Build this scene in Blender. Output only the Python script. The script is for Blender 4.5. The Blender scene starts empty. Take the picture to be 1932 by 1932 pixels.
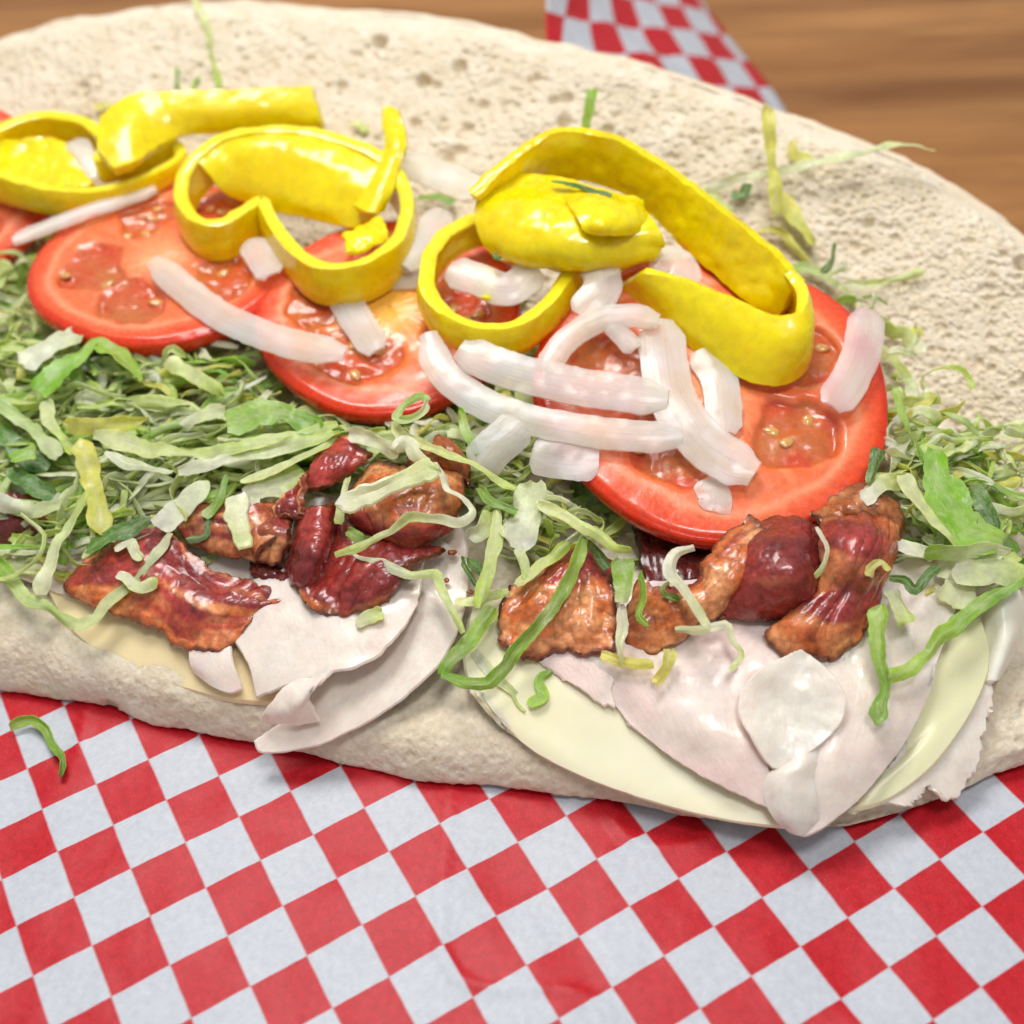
import bpy, math, random
import numpy as np
from mathutils import Vector, Matrix

# ------------------------------------------------------------------ camera, light, exposure
SC = bpy.context.scene
COL = SC.collection
CM = 0.01                                   # everything below is measured in centimetres
CAM = np.array([0.0, -24.42523, 25.76880])
FW = np.array([0.0, 0.68793293, -0.72577427])
RT = np.array([0.99905462, -0.03155121, -0.02990615])
UP = np.array([0.04347248, 0.72508814, 0.68728257])
cd = bpy.data.cameras.new('camera')
cam = bpy.data.objects.new('camera', cd); COL.objects.link(cam)
cd.sensor_width = 36; cd.lens = 45; cd.clip_start = 0.01; cd.clip_end = 20
M = Matrix([[RT[0], UP[0], -FW[0], CAM[0]*CM], [RT[1], UP[1], -FW[1], CAM[1]*CM], [RT[2], UP[2], -FW[2], CAM[2]*CM], [0, 0, 0, 1]])
cam.matrix_world = M
cd.dof.use_dof = True; cd.dof.focus_distance = 0.293; cd.dof.aperture_fstop = 8.5
SC.camera = cam

w = bpy.data.worlds.new('World'); SC.world = w; w.use_nodes = True
w.node_tree.nodes['Background'].inputs[0].default_value = (0.95, 0.97, 1.0, 1)
w.node_tree.nodes['Background'].inputs[1].default_value = 0.34

def area(name, loc, target, size, power, col):
    l = bpy.data.lights.new(name, 'AREA'); l.shape = 'RECTANGLE'; l.size = size[0]*CM; l.size_y = size[1]*CM
    l.energy = power; l.color = col
    o = bpy.data.objects.new(name, l); COL.objects.link(o)
    o.location = Vector(loc)*CM
    o.rotation_euler = (Vector(target)-Vector(loc)).to_track_quat('-Z', 'Y').to_euler()
    return o
area('window_light', (-14, 28, 84), (0, 0, 2), (38, 26), 5.7, (1.0, 0.975, 0.945))
area('ceiling_light', (12, -20, 95), (0, 0, 2), (26, 18), 3.1, (1.0, 0.985, 0.97))

SC.view_settings.view_transform = 'Standard'; SC.view_settings.look = 'None'
SC.view_settings.exposure = 0.0; SC.view_settings.gamma = 1.0
SC.view_settings.use_curve_mapping = False
SC.cycles.use_denoising = True
SC.cycles.use_adaptive_sampling = True; SC.cycles.adaptive_threshold = 0.035; SC.cycles.adaptive_min_samples = 16
SC.cycles.max_bounces = 6; SC.cycles.diffuse_bounces = 3; SC.cycles.glossy_bounces = 3; SC.cycles.transmission_bounces = 6; SC.cycles.caustics_reflective = False; SC.cycles.caustics_refractive = False; SC.cycles.transparent_max_bounces = 6

# ------------------------------------------------------------------ numeric helpers
rng = np.random.default_rng(7)
def nrm(a): return a/np.maximum(np.linalg.norm(a, axis=-1, keepdims=True), 1e-9)
def sst(a, b, x):
    t = np.clip((x-a)/(b-a), 0, 1); return t*t*(3-2*t)
def mix(a, b, t):
    t = np.asarray(t)[..., None]; return np.asarray(a)*(1-t)+np.asarray(b)*t
def S(r, g, b):
    c = np.array([r, g, b])/255.0
    return np.where(c <= .04045, c/12.92, ((c+.055)/1.055)**2.4)
def _h(i, j, k, s):
    n = (i*374761393+j*668265263+k*2147483647+s*1274126177) & 0xffffffff
    n = ((n ^ (n >> 13))*1274126177) & 0xffffffff
    n = ((n ^ (n >> 16))*2246822519) & 0xffffffff
    return ((n ^ (n >> 15)) & 0xffff)/32767.5-1
def vn(p, f=1.0, s=0):
    p = np.asarray(p, float)*f; sh = p.shape[:-1]; p = p.reshape(-1, 3)
    i = np.floor(p).astype(np.int64); q = p-i; q = q*q*q*(q*(q*6-15)+10)
    r = 0
    for a in (0, 1):
        for b in (0, 1):
            for c in (0, 1):
                wt = (q[:, 0] if a else 1-q[:, 0])*(q[:, 1] if b else 1-q[:, 1])*(q[:, 2] if c else 1-q[:, 2])
                r = r+wt*_h(i[:, 0]+a, i[:, 1]+b, i[:, 2]+c, s)
    return r.reshape(sh)
def fbm(p, f=1.0, s=0, o=4):
    r = 0; a = 1.0; t = 0
    for k in range(o):
        r = r+a*vn(p, f*2.03**k, s+k*17); t += a; a *= .5
    return r/t*1.5
def cr(P, n, closed=False, ts=None):
    """catmull-rom through points P (k,d) resampled to n"""
    P = np.asarray(P, float)
    if len(P) == 2 and not closed:
        t = np.linspace(0, 1, n) if ts is None else ts
        return P[0]+(P[1]-P[0])*t[:, None]
    if closed: Q = np.vstack([P[-1], P, P[0], P[1]])
    else: Q = np.vstack([2*P[0]-P[1], P, 2*P[-1]-P[-2]])
    seg = np.linalg.norm(np.diff(Q[1:-1], axis=0), axis=1)**.7
    L = np.concatenate([[0], np.cumsum(seg)])
    if ts is None: ts = np.linspace(0, 1, n, endpoint=not closed)
    x = np.clip(ts, 0, 1)*L[-1]
    k = np.clip(np.searchsorted(L, x, side='right')-1, 0, len(seg)-1)
    t = ((x-L[k])/np.maximum(seg[k], 1e-9))[:, None]
    a, b, c, d = Q[k], Q[k+1], Q[k+2], Q[k+3]
    return .5*(2*b+(c-a)*t+(2*a-5*b+4*c-d)*t*t+(3*b-a-3*c+d)*t**3)

# ---- sight lines of the measured view: (u, v) on the 1932 px wide photograph, height z in cm -> place
def ray(u, v): return FW*1.25+RT*(u/1932-.5)-UP*(v/1932-.5)
def at(u, v, z):
    r = ray(u, v); return CAM+r*((z-CAM[2])/r[2])
FR = {'d': (1, 0, 0), 'c1': (.42069, 0, 121.92), 'c2': (.50484, 731.5, 162.6), 'c3': (.33656, 0, 568.95),
      'c4': (.33656, 487.7, 731.5), 'c5': (.45309, 1056.6, 894.1), 'c6': (.50484, 0, 0), 'c7': (.49516, 975.3, 0),
      'c8': (.42069, 0, 1219.2), 'c9': (.25242, 243.8, 812.8), 'c10': (.25242, 934.7, 934.7),
      'c11': (.25242, 325.1, 203.2), 'c12': (.4205, 1544.3, 731.5)}
def uv(fr, x, y):
    k, a, b = FR[fr]; return k*x+a, k*y+b
VF = np.array([(-250, 1215), (0, 1288), (230, 1345), (470, 1402), (800, 1468), (1000, 1492), (1250, 1530), (1480, 1566), (1600, 1562), (1750, 1525), (1932, 1440), (2050, 1330), (2140, 1180)], float)
def vf(u): return np.interp(u, VF[:, 0], VF[:, 1])
def zl(u, v):
    """mean height of the heap of fillings"""
    dv = vf(u)-v
    return np.interp(dv, [-60, 0, 150, 300, 450, 600, 900, 1200], [.25, .8, 1.75, 2.5, 3.15, 3.75, 4.5, 4.9])
RIM = np.array([(-300, 150, 5.6), (-150, 92, 6.0), (0, 35, 6.4), (100, 5, 6.7), (250, -20, 7.0), (500, -30, 7.2), (800, -12, 7.3), (1000, 36, 7.2), (1200, 87, 7.0),
                (1400, 152, 6.7), (1600, 228, 6.3), (1750, 288, 5.9), (1850, 350, 5.5), (1932, 418, 5.1), (2030, 520, 4.5), (2100, 640, 3.7), (2110, 760, 3.0)], float)
HIN = np.array([(-300, 560, 1.8), (-150, 570, 1.8), (0, 580, 1.8), (100, 585, 1.8), (250, 595, 1.8), (500, 615, 1.8), (800, 650, 1.8), (1000, 680, 1.8), (1200, 720, 1.7),
                (1400, 770, 1.7), (1560, 815, 1.6), (1680, 850, 1.6), (1770, 880, 1.5), (1850, 905, 1.5), (1920, 925, 1.5), (1985, 925, 1.6), (2050, 880, 2.0)], float)
def zu(u, v):
    vt = np.interp(u, RIM[:, 0], RIM[:, 1]); zt = np.interp(u, RIM[:, 0], RIM[:, 2])
    vh = np.interp(u, HIN[:, 0], HIN[:, 1]); zh = np.interp(u, HIN[:, 0], HIN[:, 2])
    k = np.clip((v-vt)/(vh-vt), -.1, 1.2)
    # straight face in space, so height is not linear in v: solve along it
    A = at(u, vt, zt); B = at(u, vh, zh); n = np.cross(B-A, RT); n /= np.linalg.norm(n)
    r = ray(u, v); t = np.dot(A-CAM, n)/np.dot(r, n)
    return (CAM+r*t)[2]
PLANES = {}
def place(surf, u, v, off=0.0):
    if surf == 'pile': return at(u, v, zl(u, v)+off)
    if surf == 'upper': return at(u, v, zu(u, v)+off)
    if surf in PLANES:
        c, n = PLANES[surf]; r = ray(u, v); t = np.dot(c+n*off-CAM, n)/np.dot(r, n); return CAM+r*t
    return at(u, v, surf+off)
def pts(fr, surf, L):
    return np.array([place(surf, *uv(fr, p[0], p[1]), p[2] if len(p) > 2 else 0.0) for p in L])

# ------------------------------------------------------------------ mesh and object helpers
def mesh(name, V, F, mat, parent=None, col=None, uvs=None, smooth=True, sharp=None):
    me = bpy.data.meshes.new(name)
    V = np.asarray(V, float)*CM
    me.from_pydata(V.tolist(), [], [tuple(int(i) for i in f) for f in F] if not isinstance(F, np.ndarray) else F.tolist())
    if col is not None:
        a = me.color_attributes.new('col', 'FLOAT_COLOR', 'POINT')
        c = np.ones((len(V), 4), np.float32); c[:, :3] = col
        a.data.foreach_set('color', c.ravel())
    if uvs is not None:
        ul = me.uv_layers.new(name='UVMap'); li = np.empty(len(me.loops), np.int32); me.loops.foreach_get('vertex_index', li)
        ul.data.foreach_set('uv', np.asarray(uvs, np.float32)[li].ravel())
    if smooth: me.polygons.foreach_set('use_smooth', np.ones(len(me.polygons), bool))
    me.materials.append(mat); me.update()
    if sharp: me.set_sharp_from_angle(angle=math.radians(sharp))
    o = bpy.data.objects.new(name, me); COL.objects.link(o)
    if parent is not None: o.parent = parent
    return o
def tag(o, label=None, cat=None, group=None, kind=None):
    if label: o['label'] = label
    if cat: o['category'] = cat
    if group: o['group'] = group
    if kind: o['kind'] = kind
    return o
def empty(name, loc=(0, 0, 0)):
    o = bpy.data.objects.new(name, None); COL.objects.link(o); o.empty_display_size = .01
    return o
def gridfaces(nv, nu, closed=False):
    i = np.arange(nv-1)[:, None]; j = np.arange(nu if closed else nu-1)[None, :]
    a = i*nu+j; b = i*nu+(j+1) % nu
    return np.stack([a, b, b+nu, a+nu], -1).reshape(-1, 4)
def normals(G, closed=False):
    if closed:
        du = np.roll(G, -1, 1)-np.roll(G, 1, 1)
    else: du = np.gradient(G, axis=1)
    dv = np.gradient(G, axis=0)
    return nrm(np.cross(du, dv))
def sheet_geo(rows, nu=60, nv=14, th=.2, bump=(0, 1), rag=(0, 1), closed=False, seed=0, colf=None, taper=0.0, thf=None, ruffle=(0, 1), roundness=.42, ripple=0.0):
    """solid sheet lofted through rows of control points"""
    R = np.array([cr(r, nu, closed) for r in rows])
    if len(rows) > 2 or True:
        G = np.array([cr(R[:, j], nv) for j in range(nu)]).transpose(1, 0, 2)
    s = np.linspace(0, 1, nu, endpoint=not closed)[None, :].repeat(nv, 0); t = np.linspace(0, 1, nv)[:, None].repeat(nu, 1)
    if rag[0]:
        e = vn(G*[1, 1, 1], rag[1], seed+5)*.7+vn(G, rag[1]*2.7, seed+6)*.45
        dv = nrm(np.gradient(G, axis=0)); du = nrm(np.gradient(G, axis=1))
        kt = sst(.72, 1, t)-sst(.28, 0, t)
        G = G+dv*(kt*e*rag[0])[..., None]
        if not closed:
            ks = sst(.9, 1, s)-sst(.1, 0, s)
            G = G+du*(ks*e*rag[0])[..., None]
    N = normals(G, closed)
    if bump[0]: G = G+N*(fbm(G, bump[1], seed, 3)*bump[0])[..., None]
    if ripple:
        w_ = vn(np.stack([s*9+.9*vn(G, .9, seed+40), t*1.6, s*0+seed*.7], -1), 1.0, seed+41); w2 = vn(np.stack([s*3, t*7, s*0+seed], -1), 1.0, seed+42)
        G = G+N*(ripple*(1-2*np.abs(w_))+ripple*.7*w2)[..., None]
    if ruffle[0]:
        k = np.abs(t-.5)*2
        G = G+N*(vn(np.stack([s*ruffle[1]*10, t*2.2, s*0+seed*3.3], -1), 1.0, seed)*ruffle[0]*(.35+k))[..., None]
    N = normals(G, closed)
    T = np.full((nv, nu), th/2.0)
    if thf is not None: T = T*thf(s, t, G)
    if taper: 
        d = np.minimum(t, 1-t)*2
        T = T*(1-taper+taper*np.clip(d*2, 0, 1))
    A = G+N*T[..., None]; B = G-N*T[..., None]
    n = nu*nv; V = [A.reshape(-1, 3), B.reshape(-1, 3)]
    f = gridfaces(nv, nu, closed); F = [f, f[:, ::-1]+n]
    # rounded rim
    if closed: loops = [np.arange(nu), (nv-1)*nu+np.arange(nu)[::-1]]
    else:
        loops = [np.concatenate([np.arange(nu), (np.arange(1, nv)*nu+nu-1), ((nv-1)*nu+np.arange(nu-1)[::-1]), (np.arange(1, nv-1)[::-1]*nu)])]
    C0 = colf(s, t, G) if colf is not None else None
    cols = [C0.reshape(-1, 3), C0.reshape(-1, 3)] if colf is not None else None
    UV = np.stack([s, t], -1).reshape(-1, 2); uvs = [UV, UV]
    base = 2*n; Gf = G.reshape(-1, 3); Tf = T.reshape(-1)
    dvv = nrm(np.gradient(G, axis=0)).reshape(-1, 3); duu = nrm(np.gradient(G, axis=1) if not closed else np.roll(G, -1, 1)-np.roll(G, 1, 1)).reshape(-1, 3)
    for lp in loops:
        iv, iu = lp//nu, lp % nu
        out = np.zeros((len(lp), 3))
        out += dvv[lp]*((iv == nv-1).astype(float)-(iv == 0))[:, None]
        if not closed: out += duu[lp]*((iu == nu-1).astype(float)-(iu == 0))[:, None]
        mid = Gf[lp]+nrm(out)*(Tf[lp]*2*roundness)[:, None]
        V.append(mid); m = len(lp); k = np.arange(m); k2 = (k+1) % m
        F.append(np.stack([lp[k2], lp[k], base+k, base+k2], -1)); F.append(np.stack([base+k2, base+k, n+lp[k], n+lp[k2]], -1))
        if cols is not None: cols.append(C0.reshape(-1, 3)[lp])
        uvs.append(UV[lp]); base += m
    return np.vstack(V), np.vstack(F), (np.vstack(cols) if cols is not None else None), np.vstack(uvs)
def sheet(name, rows, mat, parent=None, sharp=38, **k):
    V, F, C, U = sheet_geo(rows, **k)
    return mesh(name, V, F, mat, parent, C, U, sharp=sharp)
FACE = nrm(np.array([0.0, -.45, .9]))
def ribbon_rows(P, width, n=24, roll=0.0, twist=0.0, nrow=3, wf=None, cup=0.0, face=FACE):
    P = cr(P, n); t = nrm(np.gradient(P, axis=0)); b = nrm(np.cross(t, face)); nn = nrm(np.cross(b, t))
    s = np.linspace(0, 1, n); a = roll+twist*(s-.5)
    B = b*np.cos(a)[:, None]+nn*np.sin(a)[:, None]; NN = nn*np.cos(a)[:, None]-b*np.sin(a)[:, None]
    wv = np.full(n, width/2.0)
    if wf is not None: wv = wv*wf(s)
    rows = []
    for x in np.linspace(-1, 1, nrow):
        rows.append(P+B*(wv*x)[:, None]+NN*(cup*(1-x*x))*np.ones((n, 1)))
    return rows
def taper_ends(a=.25, b=.25, lo=.15):
    return lambda s: lo+(1-lo)*np.minimum(sst(0, a, s), sst(0, b, 1-s))

# ------------------------------------------------------------------ materials
def M_(name, rough=.5, sss=0.0, rad=(1, .5, .3), scale=.3, spec=.5, coat=0.0, trans=0.0, ior=1.45, base=None):
    m = bpy.data.materials.new(name); m.use_nodes = True; nt = m.node_tree; b = nt.nodes['Principled BSDF']
    b.inputs['Roughness'].default_value = rough; b.inputs['Subsurface Weight'].default_value = sss
    b.inputs['Subsurface Radius'].default_value = rad; b.inputs['Subsurface Scale'].default_value = scale*CM
    b.inputs['Specular IOR Level'].default_value = spec; b.inputs['Coat Weight'].default_value = coat; b.inputs['Coat Roughness'].default_value = .12
    b.inputs['Transmission Weight'].default_value = trans; b.inputs['IOR'].default_value = ior
    if base is not None: b.inputs['Base Color'].default_value = (*base, 1)
    return m, nt, b
def nd(nt, t, **k):
    n = nt.nodes.new(t)
    for a, v in k.items():
        if a.startswith('i_'): n.inputs[int(a[2:])].default_value = v
        else: setattr(n, a, v)
    return n
def noise(nt, vec, scale, detail=4, rough=.55, dist=0.0):
    n = nd(nt, 'ShaderNodeTexNoise'); n.inputs['Scale'].default_value = scale; n.inputs['Detail'].default_value = detail
    n.inputs['Roughness'].default_value = rough; n.inputs['Distortion'].default_value = dist
    if vec is not None: nt.links.new(vec, n.inputs['Vector'])
    return n.outputs['Fac']
def mapr(nt, x, a, b, c, d):
    n = nd(nt, 'ShaderNodeMapRange'); nt.links.new(x, n.inputs[0])
    for i, v in enumerate((a, b, c, d)): n.inputs[i+1].default_value = v
    return n.outputs[0]
def math_(nt, op, a, b=None):
    n = nd(nt, 'ShaderNodeMath', operation=op)
    for i, x in enumerate((a, b)):
        if x is None: continue
        if isinstance(x, (int, float)): n.inputs[i].default_value = x
        else: nt.links.new(x, n.inputs[i])
    return n.outputs[0]
def mixc(nt, fac, a, b, blend='MIX'):
    n = nd(nt, 'ShaderNodeMix', data_type='RGBA', blend_type=blend)
    for i, x in ((0, fac), (6, a), (7, b)):
        if isinstance(x, (int, float)): n.inputs[i].default_value = x
        elif isinstance(x, (tuple, list, np.ndarray)): n.inputs[i].default_value = (*[float(q) for q in x][:3], 1)
        else: nt.links.new(x, n.inputs[i])
    return n.outputs[2]
def bump(nt, b, h, strength, dist):
    n = nd(nt, 'ShaderNodeBump'); n.inputs['Strength'].default_value = strength; n.inputs['Distance'].default_value = dist*CM
    nt.links.new(h, n.inputs['Height']); nt.links.new(n.outputs[0], b.inputs['Normal']); return n
def objv(nt): return nd(nt, 'ShaderNodeTexCoord').outputs['Object']
def attr(nt): return nd(nt, 'ShaderNodeVertexColor', layer_name='col').outputs['Color']

def colmat(name, var=.25, vscale=300, bsc=600, bstr=.3, bdist=.02, rvar=0.0, **k):
    """colour from the thing's own pigment attribute, with fine mottling and relief"""
    m, nt, b = M_(name, **k); v = objv(nt)
    n = noise(nt, v, vscale, 5)
    f = mapr(nt, n, .3, .7, 1-var, 1+var)
    c = mixc(nt, 1.0, attr(nt), nd(nt, 'ShaderNodeCombineColor').outputs[0], 'MULTIPLY')
    cc = c.node.inputs[7].links[0].from_node
    for i in range(3): nt.links.new(f, cc.inputs[i])
    nt.links.new(c, b.inputs['Base Color'])
    h = noise(nt, v, bsc, 4)
    bump(nt, b, h, bstr, bdist)
    if rvar:
        r = mapr(nt, noise(nt, v, vscale*1.7, 3), .35, .65, max(.03, k.get('rough', .5)-rvar), k.get('rough', .5)+rvar)
        nt.links.new(r, b.inputs['Roughness'])
    return m

MAT = {}
MAT['tomato'] = colmat('tomato_flesh', var=.12, vscale=420, bsc=1300, bstr=.4, bdist=.02, rvar=.12, rough=.26, sss=.3, rad=(1, .3, .15), scale=.15, coat=.45)
MAT['seed'] = colmat('tomato_seed', var=.12, vscale=700, bsc=900, bstr=.2, bdist=.01, rough=.15, sss=.0, coat=.6)
MAT['pepper'] = colmat('banana_pepper', var=.09, vscale=350, bsc=230, bstr=.34, bdist=.04, rvar=.12, rough=.3, sss=.5, rad=(1, .8, .05), scale=.25, coat=.45)
MAT['pepper'].node_tree.nodes['Principled BSDF'].inputs['Coat Roughness'].default_value = .07
MAT['onion'] = colmat('onion', var=.06, vscale=260, bsc=500, bstr=.3, bdist=.015, rvar=.08, rough=.18, sss=.6, rad=(1, .97, .93), scale=.3, coat=.3)
MAT['onion'].node_tree.nodes['Principled BSDF'].inputs['Alpha'].default_value = .52
MAT['bacon'] = colmat('bacon', var=.38, vscale=650, bsc=800, bstr=.6, bdist=.028, rvar=.16, rough=.30, sss=.12, rad=(1, .35, .15), scale=.1, coat=.5)
MAT['turkey'] = colmat('turkey_breast', var=.07, vscale=240, bsc=520, bstr=.5, bdist=.025, rvar=.16, rough=.32, sss=.5, rad=(1, .66, .5), scale=.3, spec=.5, coat=.25)
MAT['cheese'] = colmat('provolone', var=.025, vscale=110, bsc=160, bstr=.14, bdist=.03, rough=.3, sss=.5, rad=(1, .85, .5), scale=.3)
MAT['lettuce'] = colmat('iceberg_lettuce', var=.16, vscale=330, bsc=420, bstr=.5, bdist=.03, rvar=.1, rough=.25, spec=.5, coat=.2, sss=.45, rad=(.9, 1, .35), scale=.12)
def bubbles(m, sc, k):
    nt = m.node_tree; b = nt.nodes['Principled BSDF']; bn = b.inputs['Normal'].links[0].from_node; h0 = bn.inputs['Height'].links[0].from_socket
    v = nd(nt, 'ShaderNodeTexVoronoi', feature='SMOOTH_F1'); v.inputs['Scale'].default_value = sc; v.inputs['Smoothness'].default_value = .6; nt.links.new(objv(nt), v.inputs['Vector'])
    nt.links.new(math_(nt, 'ADD', h0, math_(nt, 'MULTIPLY', v.outputs['Distance'], -k)), bn.inputs['Height'])
bubbles(MAT['bacon'], 620, .9)
def grain(m, sx, sy, k, col=None, ck=0.0):
    nt = m.node_tree; b = nt.nodes['Principled BSDF']; bn = b.inputs['Normal'].links[0].from_node; h0 = bn.inputs['Height'].links[0].from_socket
    mp = nd(nt, 'ShaderNodeMapping'); nt.links.new(nd(nt, 'ShaderNodeUVMap').outputs[0], mp.inputs[0]); mp.inputs['Scale'].default_value = (sx, sy, 1)
    n = noise(nt, mp.outputs[0], 1.0, 4, .6, .3)
    nt.links.new(math_(nt, 'ADD', h0, math_(nt, 'MULTIPLY', n, k)), bn.inputs['Height'])
    if col is not None:
        src = b.inputs['Base Color'].links[0].from_socket; nt.links.new(mixc(nt, mapr(nt, n, .45, .7, 0, ck), src, col), b.inputs['Base Color'])
grain(MAT['onion'], 2, 18, 2.4, S(222, 206, 172), .6)
grain(MAT['turkey'], 26, 9, 1.0, S(236, 200, 190), .22)
def translucent(m, k):
    nt = m.node_tree; b = nt.nodes['Principled BSDF']; out = nt.nodes['Material Output']
    t = nd(nt, 'ShaderNodeBsdfTranslucent'); mx = nd(nt, 'ShaderNodeMixShader'); mx.inputs[0].default_value = k
    nt.links.new(b.inputs['Base Color'].links[0].from_socket, t.inputs[0])
    nt.links.new(b.outputs[0], mx.inputs[1]); nt.links.new(t.outputs[0], mx.inputs[2]); nt.links.new(mx.outputs[0], out.inputs[0])
def veins(m):
    nt = m.node_tree; b = nt.nodes['Principled BSDF']; src = b.inputs['Base Color'].links[0].from_socket
    mp = nd(nt, 'ShaderNodeMapping'); nt.links.new(nd(nt, 'ShaderNodeUVMap').outputs[0], mp.inputs[0]); mp.inputs['Scale'].default_value = (7, 5, 1)
    at_ = nd(nt, 'ShaderNodeObjectInfo'); 
    n = noise(nt, mp.outputs[0], 1.6, 5, .6, 1.2); n2 = noise(nt, objv(nt), 210, 4, .6)
    c = mixc(nt, mapr(nt, n, .48, .7, 0, .34), src, S(250, 250, 214)); c = mixc(nt, mapr(nt, n2, .52, .72, 0, .2), c, S(160, 196, 76))
    nt.links.new(c, b.inputs['Base Color'])
    bn = b.inputs['Normal'].links[0].from_node; h0 = bn.inputs['Height'].links[0].from_socket
    nt.links.new(math_(nt, 'ADD', h0, math_(nt, 'MULTIPLY', n, 1.5)), bn.inputs['Height'])
veins(MAT['lettuce'])
translucent(MAT['lettuce'], .34)

def bread_mat(name, c1, c2, bs, pit):
    m, nt, b = M_(name, rough=.85, spec=.12, sss=.35 if pit > .5 else 0.0, rad=(1, .8, .55), scale=.12); v = objv(nt)
    n = noise(nt, v, 95, 6, .6); n2 = noise(nt, v, 700, 4, .6)
    f = math_(nt, 'ADD', mapr(nt, n, .3, .7, 0, .55), mapr(nt, n2, .35, .65, 0, .45))
    nt.links.new(mixc(nt, f, c1, c2), b.inputs['Base Color'])
    def vor(sc, lo, hi):
        mp = nd(nt, 'ShaderNodeTexVoronoi', feature='SMOOTH_F1'); nt.links.new(v, mp.inputs['Vector']); mp.inputs['Scale'].default_value = sc; mp.inputs['Smoothness'].default_value = .25
        return mapr(nt, mp.outputs['Distance'], lo, hi, 0, 1)
    h = math_(nt, 'ADD', noise(nt, v, 1100, 4, .6), math_(nt, 'MULTIPLY', vor(430, .08, .5), pit))
    h = math_(nt, 'ADD', h, math_(nt, 'MULTIPLY', vor(820, .1, .5), pit*.5))
    bump(nt, b, h, bs, .06)
    return m
MAT['crumb'] = bread_mat('bread_crumb', S(212, 195, 165), S(240, 231, 213), .36, .8)
MAT['crust'] = bread_mat('bread_crust', S(220, 198, 166), S(240, 228, 206), .2, .1)

def paper_mat():
    m, nt, b = M_('checked_deli_paper', rough=.42, spec=.35); u = nd(nt, 'ShaderNodeUVMap').outputs[0]
    ns = nd(nt, 'ShaderNodeTexNoise'); ns.inputs['Scale'].default_value = 2.2; ns.inputs['Detail'].default_value = 5; nt.links.new(u, ns.inputs['Vector'])
    d = nd(nt, 'ShaderNodeVectorMath', operation='SUBTRACT'); nt.links.new(ns.outputs['Color'], d.inputs[0]); d.inputs[1].default_value = (.5, .5, .5)
    d2 = nd(nt, 'ShaderNodeVectorMath', operation='SCALE'); nt.links.new(d.outputs[0], d2.inputs[0]); d2.inputs['Scale'].default_value = .035
    d3 = nd(nt, 'ShaderNodeVectorMath', operation='ADD'); nt.links.new(u, d3.inputs[0]); nt.links.new(d2.outputs[0], d3.inputs[1])
    sx = nd(nt, 'ShaderNodeSeparateXYZ'); nt.links.new(d3.outputs[0], sx.inputs[0])
    # ink edge with a slightly bled border: sign(sin(pi x) * sin(pi y)) softened
    def tri(x, soft):
        s_ = math_(nt, 'SINE', math_(nt, 'MULTIPLY', x, math.pi))
        return mapr(nt, s_, -soft, soft, -1, 1)
    p = math_(nt, 'MULTIPLY', tri(sx.outputs[0], .035), tri(sx.outputs[1], .07))
    red = mapr(nt, p, -1, 1, 1, 0)
    fib = nd(nt, 'ShaderNodeMapping'); nt.links.new(u, fib.inputs[0]); fib.inputs['Rotation'].default_value = (0, 0, .6); fib.inputs['Scale'].default_value = (1, .35, 1)
    n = noise(nt, fib.outputs[0], 26, 5, .65); n2 = noise(nt, u, 7, 4)
    spk = noise(nt, fib.outputs[0], 75, 3, .6)
    white = mixc(nt, mapr(nt, math_(nt, 'ADD', n, n2), .75, 1.25, 0, 1), S(184, 188, 196), S(199, 203, 210))
    rd = mixc(nt, mapr(nt, n2, .35, .65, 0, 1), S(178, 10, 26), S(195, 22, 36))
    rd = mixc(nt, mapr(nt, spk, .58, .8, 0, .5), rd, S(240, 150, 150))
    nt.links.new(mixc(nt, red, white, rd), b.inputs['Base Color'])
    bump(nt, b, math_(nt, 'ADD', n, math_(nt, 'MULTIPLY', spk, .5)), .22, .02)
    return m
MAT['paper'] = paper_mat()
def wood_mat():
    m, nt, b = M_('wood_table', rough=.38, spec=.4); v = objv(nt)
    mp = nd(nt, 'ShaderNodeMapping'); nt.links.new(v, mp.inputs[0]); mp.inputs['Rotation'].default_value = (0, 0, math.radians(32)); mp.inputs['Scale'].default_value = (.12, 1, 1)
    n = noise(nt, mp.outputs[0], 34, 6, .6, .6); n2 = noise(nt, mp.outputs[0], 160, 5, .6); n3 = noise(nt, mp.outputs[0], 13, 3)
    c = mixc(nt, mapr(nt, n, .32, .7, 0, 1), S(132, 84, 42), S(192, 138, 82))
    c = mixc(nt, mapr(nt, n2, .4, .7, 0, .35), c, S(120, 74, 38))
    c = mixc(nt, mapr(nt, n3, .56, .7, 0, .6), c, S(96, 58, 30))
    nt.links.new(c, b.inputs['Base Color']); bump(nt, b, n2, .1, .02)
    return m
MAT['wood'] = wood_mat()

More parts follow.
